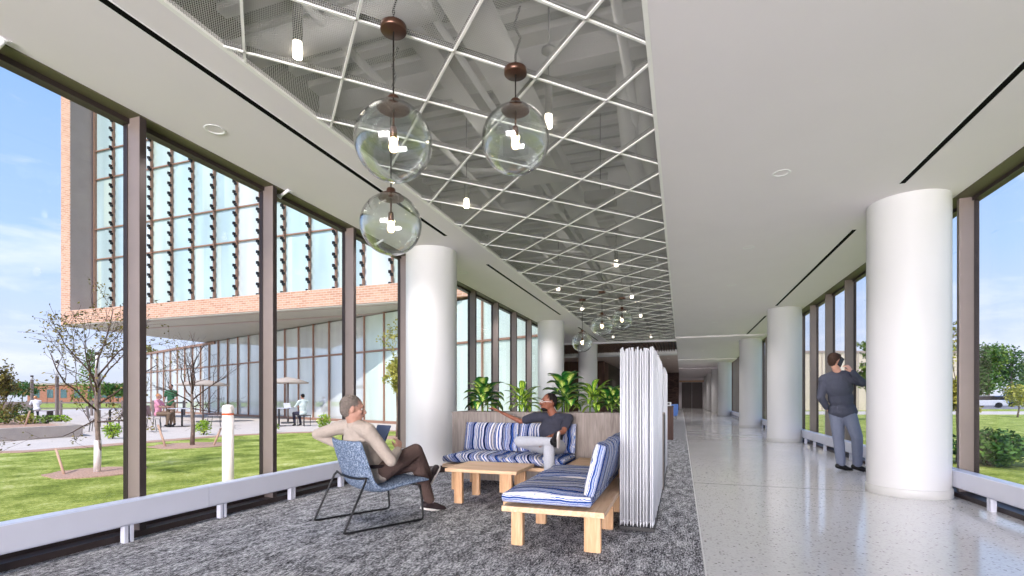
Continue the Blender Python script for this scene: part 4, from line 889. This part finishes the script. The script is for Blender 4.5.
def foot(mb,a,t,grow=0,u0=None):
    d=(t-a); d.normalize(); side=d.cross(u0 if u0 is not None else Vector((0,0,1)))
    if side.length<.2: side=Vector((1,0,0))
    side.normalize(); up_=side.cross(d).normalized()
    h=a-up_*.045-d*.035; mb.cap(h,.036+grow,a-up_*.045+d*.07,.036+grow); mb.cap(a-up_*.045+d*.06,.036+grow,a-up_*.058+d*.16,.026+grow)
    mb.cap(a-up_*.050+d*.08+side*.012,.030+grow,a-up_*.058+d*.16+side*.012,.024+grow); mb.cap(a,.036+grow,a-up_*.03,.038+grow)
    return d,side,up_
def person(name,label,J,hf,hu,skin,hairm,top,bottom,shoem,sleeves='long',voxel=.008,handdir=None,group=None,loc=None,glasses=False,hairf=None,sock=None,solem=None,s=1,belly=0,collar=True,bulk=0):
    base=loc if loc is not None else Vector((J['pel'].x,J['pel'].y,0)); t=thing(name,label,'person',tuple(base),0,group)
    H=J['head']; r,f,u=basis(hf,hu); chest=J['chest']; pel=J['pel']; neck=J['neck']
    tor=(neck-pel).normalized(); sr=(J['shR']-J['shL']).normalized(); fr=tor.cross(sr).normalized()*-1
    if fr.dot(J.get('fwd',hf))<0: fr=-fr
    Rt=mat3(sr,fr,tor)
    def torso(mb,g):
        g=g+bulk*(g>0)
        mb.ell(pel,(.155+g,.115+g,.11+g),Rt); mb.ell(pel.lerp(chest,.5)+fr*.01,(.140+g,.108+g+belly,.15+g),Rt); mb.ell(chest,(.160+g,.115+g,.16+g),Rt)
        mb.ell(chest.lerp(neck,.55),(.135+g,.085+g,.09+g),Rt)
        for k in 'LR': mb.cap(neck.lerp(J['sh'+k],.35)-tor*.01,.052+g,J['sh'+k]-tor*.005,.056+g)
    def arm(mb,k,g,a=0,b=2):
        g=g+bulk*.4*(g>0)
        sh,el,wr=J['sh'+k],J['el'+k],J['wr'+k]
        if b<=1: mb.cap(sh,.054+g,sh.lerp(el,b),.054-.012*b+g)
        else: mb.cap(sh,.053+g,el,.040+g); mb.cap(el,.040+g,el.lerp(wr,min(1,b-1)),(.040-.013*(b-1))+g)
    def leg(mb,k,g,e=1.0):
        g=g+bulk*.5*(g>0)
        hp,kn,an=J['hip'+k],J['kn'+k],J['an'+k]; mb.cap(hp,.088+g,kn,.058+g); mb.cap(kn,.056+g,kn.lerp(an,.35),.054+g); mb.cap(kn.lerp(an,.35),.054+g,kn.lerp(an,e),.038+g*1.3)
    hd=handdir or {}
    def body(mb):
        head_prims(mb,H,r,f,u,s); mb.cap(neck-tor*.02,.058,H-u*.05-f*.015,.050); torso(mb,-.012)
        for k in 'LR':
            arm(mb,k,-.008); leg(mb,k,-.014)
            d,nn,cu=hd.get(k,((J['wr'+k]-J['el'+k]),Vector((0,0,-1)),.4)); hand(mb,J['wr'+k],d,nn,1 if k=='L' else -1,cu,s); foot(mb,J['an'+k],J['to'+k],-.012,J.get('up'+k))
    sculpt('body',body,skin,t,voxel*.8,3)
    sl={'long':1.93,'short':.62}[sleeves]
    def shirt(mb):
        torso(mb,.006)
        for k in 'LR': arm(mb,k,.008,0,sl)
        if collar: mb.cyl(neck-tor*.02,neck+tor*.032+fr*.0,.070,.060,20)
    shirt0=shirt
    def shirt(mb): shirt0(mb); mb.ell(pel-tor*.035,(.172+bulk,.130+bulk,.10),Rt)
    sh=sculpt('shirt' if sleeves=='long' else 'polo_shirt',shirt,top,t,voxel,4)
    def tr(mb):
        mb.ell(pel-tor*.03,(.165,.125,.10),Rt)
        for k in 'LR': leg(mb,k,.008,.96)
    sculpt('trousers',tr,bottom,t,voxel,4)
    for k in 'LR':
        a,to=J['an'+k],J['to'+k]
        so_=sculpt('shoe',lambda mb:foot(mb,a,to,.004,J.get('up'+k)),shoem,t,voxel*.8,3)
        if solem:
            d=(to-a).normalized(); side=d.cross(J.get('up'+k) or Vector((0,0,1))).normalized(); up_=side.cross(d).normalized(); c=a-up_*.083
            sm=MB(); pts=[(-.075,-.024),(-.03,-.040),(.06,-.036),(.15,-.044),(.20,-.026),(.21,0),(.20,.026),(.15,.044),(.06,.036),(-.03,.040),(-.075,.024)]
            sm.prism(pts,-.006,.014,Matrix.Translation(c)@mat3(d,side,up_).to_4x4()); sm.build('sole',solem,t,world=True,bevel=.003)
        if sock: sculpt('sock',lambda mb:mb.cap(J['kn'+k].lerp(a,.86),.040,a-(a-J['kn'+k]).normalized()*-.01,.040),sock,t,voxel*.8,2)
    def hair(mb):
        R_=mat3(r,f,u); e=lambda x,y,z,a,b,d:mb.ell(H+(r*x+f*y+u*z)*s,(a*s,b*s,d*s),R_)
        if hairf: hairf(e)
        else: e(0,-.026,.036,.080,.090,.086); e(0,-.055,-.012,.068,.052,.062)
    hr=sculpt('hair',hair,hairm,t,voxel*.75,2)
    rj=random.Random(3)
    for v in hr.data.vertices: v.co+=v.normal*rj.uniform(-.0035,.0045)*s
    for k in (-1,1):
        MB().ell(H+(r*.032*k+f*.073+u*.006)*s,(.0115*s,.007*s,.006*s),mat3(r,f,u),10,8).build('eye',M['sole'],t,world=True)
        MB().ell(H+(r*.032*k+f*.0775+u*.006)*s,.004*s,None,8,6).build('iris',M['blackgl'],t,world=True)
        MB().cap(H+(r*.018*k+f*.088+u*.026)*s,.004*s,H+(r*.048*k+f*.078+u*.028)*s,.003*s,6).build('eyebrow',hairm,t,world=True)
    MB().ell(H+(f*.0955-u*.050)*s,(.024*s,.008*s,.006*s),mat3(r,f,u),12,8).build('lips',M['lips'],t,world=True)
    return t,(r,f,u),fr,tor
M['lips']=plain('lips','9C5A50',.5,.3)
# man in the armchair
cr_=Matrix.Rotation(CR,3,'Z')
def LC(x,y,z): return CC+cr_@Vector((x,y,0))+Vector((0,0,z))
J=dict(head=LC(.035,-.165,1.005),neck=LC(.02,-.145,.875),chest=LC(.0,-.075,.70),pel=LC(0,.03,.455),shR=LC(.185,-.10,.82),shL=LC(-.19,-.17,.84),elL=LC(-.46,-.28,.765),wrL=LC(-.28,-.10,.64),
    elR=LC(.29,.06,.56),wrR=LC(.13,.22,.63),hipR=LC(.09,.08,.45),hipL=LC(-.09,.08,.44),knR=LC(.07,.44,.60),anR=LC(-.075,.66,.33),toR=LC(-.14,.80,.46),upR=cr_@Vector((.25,-.75,.6)),knL=LC(.0,.50,.47),anL=LC(.02,.63,.095),toL=LC(.06,.84,.045),fwd=cr_@Vector((0,1,0)))
def hairA(e): e(0,-.024,.034,.080,.092,.088); e(0,-.058,-.010,.070,.050,.064); e(.0,-.045,-.045,.055,.04,.035)
def hairshort(e): e(0,-.022,.036,.077,.088,.082); e(0,-.052,.0,.066,.046,.055)
hf=cr_@Vector((.45,1,-.12))
pA,_,frA,toA=person('person','man in taupe shirt and brown trousers lounging cross-legged in the low tweed armchair',J,hf,V(0,0,1),M['skinA'],M['hairA'],M['shirtA'],M['trouserA'],M['shoe'],'long',.0075,
    {'R':(cr_@Vector((-.5,.35,.55)),cr_@Vector((-1,0,-.1)),.5),'L':(cr_@Vector((.5,.5,-.6)),cr_@Vector((1,0,0)),.5)},hairf=hairA,sock=M['sockA'],solem=M['sole'],belly=.01,bulk=.008)
MB().tube([LC(.16*math.cos(a)+.0,.03+.118*math.sin(a),.50) for a in [2*PI*i/24 for i in range(24)]],.016,8,closed=True).build('belt',M['shoe'],pA,world=True)
MT_=Matrix.Translation(LC(-.05,.13,.725))@Matrix.Rotation(CR+R(8),4,'Z')@Matrix.Rotation(R(-24),4,'X')
t=thing('tablet','dark blue-grey tablet case held up by the man in the armchair','tablet',tuple(LC(-.05,.13,.60)))
MB().box(-.10,.10,-.006,.006,-.135,.135,MT_).build('cover',M['tablet'],t,bevel=.004,world=True); MB().box(-.09,.09,.006,.0075,-.125,.125,MT_).build('screen',M['blackgl'],t,world=True)
# man on the bench
J=dict(head=up(548.5,402.5,5.93),neck=up(554.5,415.5,5.98),chest=up(552,430,5.99),pel=up(551,445,5.93),shR=up(535,417,5.98),shL=up(568.5,418.5,5.96),elR=up(520.5,421.5,6.02),wrR=up(501.5,412.5,5.92),elL=up(563.5,431.5,5.80),wrL=up(549.5,437,5.52),
    hipR=up(544.5,447,5.88),hipL=up(558,447,5.88),knR=up(520,441.5,5.56),anR=up(551.5,441.5,5.36),toR=up(551.5,441.5,5.36)+V(.03,-.13,.10),upR=V(-1,.0,.15),knL=up(549,449,5.40),anL=V(0,0,0),toL=V(0,0,0),fwd=V(0,-1,0))
k_=J['knL']; J['anL']=V(k_.x+.02,5.33,.095); J['toL']=V(k_.x-.05,5.12,.045)
pB,(r,f,u),frB,toB=person('person','man in charcoal polo and light grey jeans seated on the striped bench, arm outstretched',J,V(-.80,-.62,.06),V(.06,0,1),M['skinB'],M['hairB'],M['polo'],M['jeansB'],M['shoeb'],'short',.0075,
    {'R':(up(488,406,5.88)-J['wrR'],V(.1,-.2,-1),.22),'L':(up(541,442,5.46)-J['wrL'],V(-.1,.1,-1),.5)},hairf=hairshort,solem=M['sole'])
H=J['head']
gl=MB()
for k in (-1,1):
    c=H+r*.034*k+f*.100+u*.008; gl.tube([c+r*.024*math.cos(a)+u*.017*math.sin(a) for a in [2*PI*i/16 for i in range(16)]],.003,6,closed=True); gl.tube([c+r*.024*k,H+r*.080*k+f*.07+u*.012,H+r*.084*k-f*.01+u*.010],.0028,6)
gl.tube([H+r*.010+f*.100+u*.010,H+f*.104+u*.014,H-r*.010+f*.100+u*.010],.003,6)
gl.build('glasses',M['sole'],pB,world=True)
MB().ell(H+f*.046-u*.084,(.044,.045,.030),mat3(r,f,u)).ell(H+f*.088-u*.038,(.024,.008,.006),mat3(r,f,u)).build('beard',M['hairB'],pB,world=True)
# standing man
def at(px,py,Z):
    x,y=gp(px,Z); return Vector((x,y,CAMH-(py-398)/FPX*Z))
J=dict(head=at(835,361.0,7.50),neck=at(838.5,373,7.52),chest=at(838.5,387,7.52),pel=at(842.5,409,7.55),shR=at(851,378.5,7.42),shL=at(824.5,379.5,7.62),elR=at(862.5,383,7.28),wrR=at(852,372,7.30),elL=at(820.5,397,7.62),wrL=at(827,408,7.74),
    hipR=at(848,412,7.50),hipL=at(836.5,412,7.60),knR=at(857,437,7.42),anR=at(857.5,464.5,7.52),toR=at(873,468,7.44),knL=at(838.5,439,7.62),anL=at(841,463,7.62),toL=at(855,466.5,7.60),fwd=V(.5,.86,0))
for k in 'LR': J['an'+k].z=.10; J['to'+k].z=.05
J['pel'].z=.93
def hairC(e): e(0,-.020,.040,.080,.094,.086); e(0,-.055,-.005,.068,.050,.060); e(0,.045,.082,.052,.04,.028); e(0,-.06,-.05,.05,.035,.03)
pC,(r,f,u),_,_=person('person','man in slate pullover and grey jeans standing by the right windows, phone at his ear',J,V(.80,.55,-.04),V(0,0,1),M['skinC'],M['hairC'],M['sweater'],M['jeansC'],M['shoeb'],'long',.008,
    {'R':(at(845.5,363,7.36)-J['wrR'],J['head']-J['wrR'],.75),'L':(V(.4,.8,-.4),V(1,0,0),.4)},hairf=hairC,solem=None,bulk=.022)
pc=J['head']+r*.098-u*.02+f*.0
t=thing('phone','black mobile phone at the standing man\'s ear','phone',tuple(pc)); mt=Matrix.Translation(pc)@mat3(r,f,u).to_4x4()@Matrix.Rotation(R(-28),4,'X'); MB().box(-.005,.004,-.036,.036,-.072,.072,mt).build('case',M['blackgl'],t,bevel=.003,world=True); MB().box(.004,.006,-.028,-.008,.035,.06,mt).build('camera_bump',M['black'],t,world=True)
# people on the terrace
def simple(px,Z,yaw,pose,label,top,bottom,hairm,skin=None,short=True):
    x,y=gp(px,Z); o=Vector((x,y,GZ)); Rm=Matrix.Rotation(yaw,3,'Z'); P=lambda a,b,c:o+Rm@Vector((a,b,c))
    if pose=='stand': J=dict(head=P(0,.02,1.62),neck=P(0,0,1.47),chest=P(0,0,1.28),pel=P(0,0,.95),shL=P(-.19,0,1.42),shR=P(.19,0,1.42),elL=P(-.25,.03,1.14),wrL=P(-.16,.22,1.05),elR=P(.26,.0,1.13),wrR=P(.20,.16,.95),hipL=P(-.09,0,.92),hipR=P(.09,0,.92),knL=P(-.12,.03,.50),knR=P(.12,.03,.50),anL=P(-.14,0,.1),anR=P(.14,0,.1),toL=P(-.16,.2,.045),toR=P(.17,.2,.045))
    else:
        ln=.12 if pose=='lean' else 0
        J=dict(head=P(0,.04+ln*2.2,1.22-ln*.4),neck=P(0,ln*1.6,1.08-ln*.4),chest=P(0,ln*.8,.86),pel=P(0,0,.55),shL=P(-.18,ln*1.5,1.02-ln*.3),shR=P(.18,ln*1.5,1.02-ln*.3),elL=P(-.22,.18+ln,.80),wrL=P(-.12,.42+ln,.80),elR=P(.22,.18+ln,.80),wrR=P(.12,.42+ln,.80),hipL=P(-.09,.05,.53),hipR=P(.09,.05,.53),knL=P(-.12,.46,.52),knR=P(.12,.46,.52),anL=P(-.12,.40,.1),anR=P(.12,.36,.1),toL=P(-.12,.6,.045),toR=P(.12,.56,.045))
    J['fwd']=Rm@Vector((0,1,0))
    return person('person',label,J,J['fwd'],V(0,0,1),skin or M['skinA'],hairm,top,bottom,M['shoeb'],'short' if short else 'long',.018,hairf=hairshort)
M['green']=cloth('green_polo','3E6A4C'); M['pink']=cloth('pink_shirt','E29CB0'); M['khaki']=cloth('khaki_trousers','7C6A58'); M['whitesh']=cloth('white_shirt','E8E8EA'); M['mint']=cloth('pale_mint_shirt','D2DFDA'); M['blond']=plain('blond_hair','B9855A',.7,.2,var=.2,scale=50); M['dkpants']=cloth('dark_trousers','3C3C4A')
simple(171,20.9,R(200),'stand','person in a green polo standing at the terrace table',M['green'],M['khaki'],M['hairB'])
simple(158,19.9,R(-60),'sit','person in a pink shirt seated with back half turned at the terrace table',M['pink'],M['khaki'],M['blond'])
pl=simple(303,20.7,R(75),'sit','person in a pale shirt seated on the terrace working at a laptop',M['mint'],M['dkpants'],M['hairB'],short=False)
simple(37,28.0,R(75),'lean','person in a white shirt hunched forward on the far terrace bench',M['whitesh'],M['dkpants'],M['blond'],short=False)
x,y=gp(289,20.6); t=thing('laptop','open laptop on the terrace table by the second mullion','laptop',(x,y,GZ+.745),R(75)); MB().box(-.15,.15,-.1,.1,0,.014).build('keyboard_deck',M['rail'],t); MB().box(-.15,.15,-.004,.004,0,.21,Matrix.Translation((0,.10,.01))@Matrix.Rotation(R(-18),4,'X')).build('screen',M['whitesh'],t)
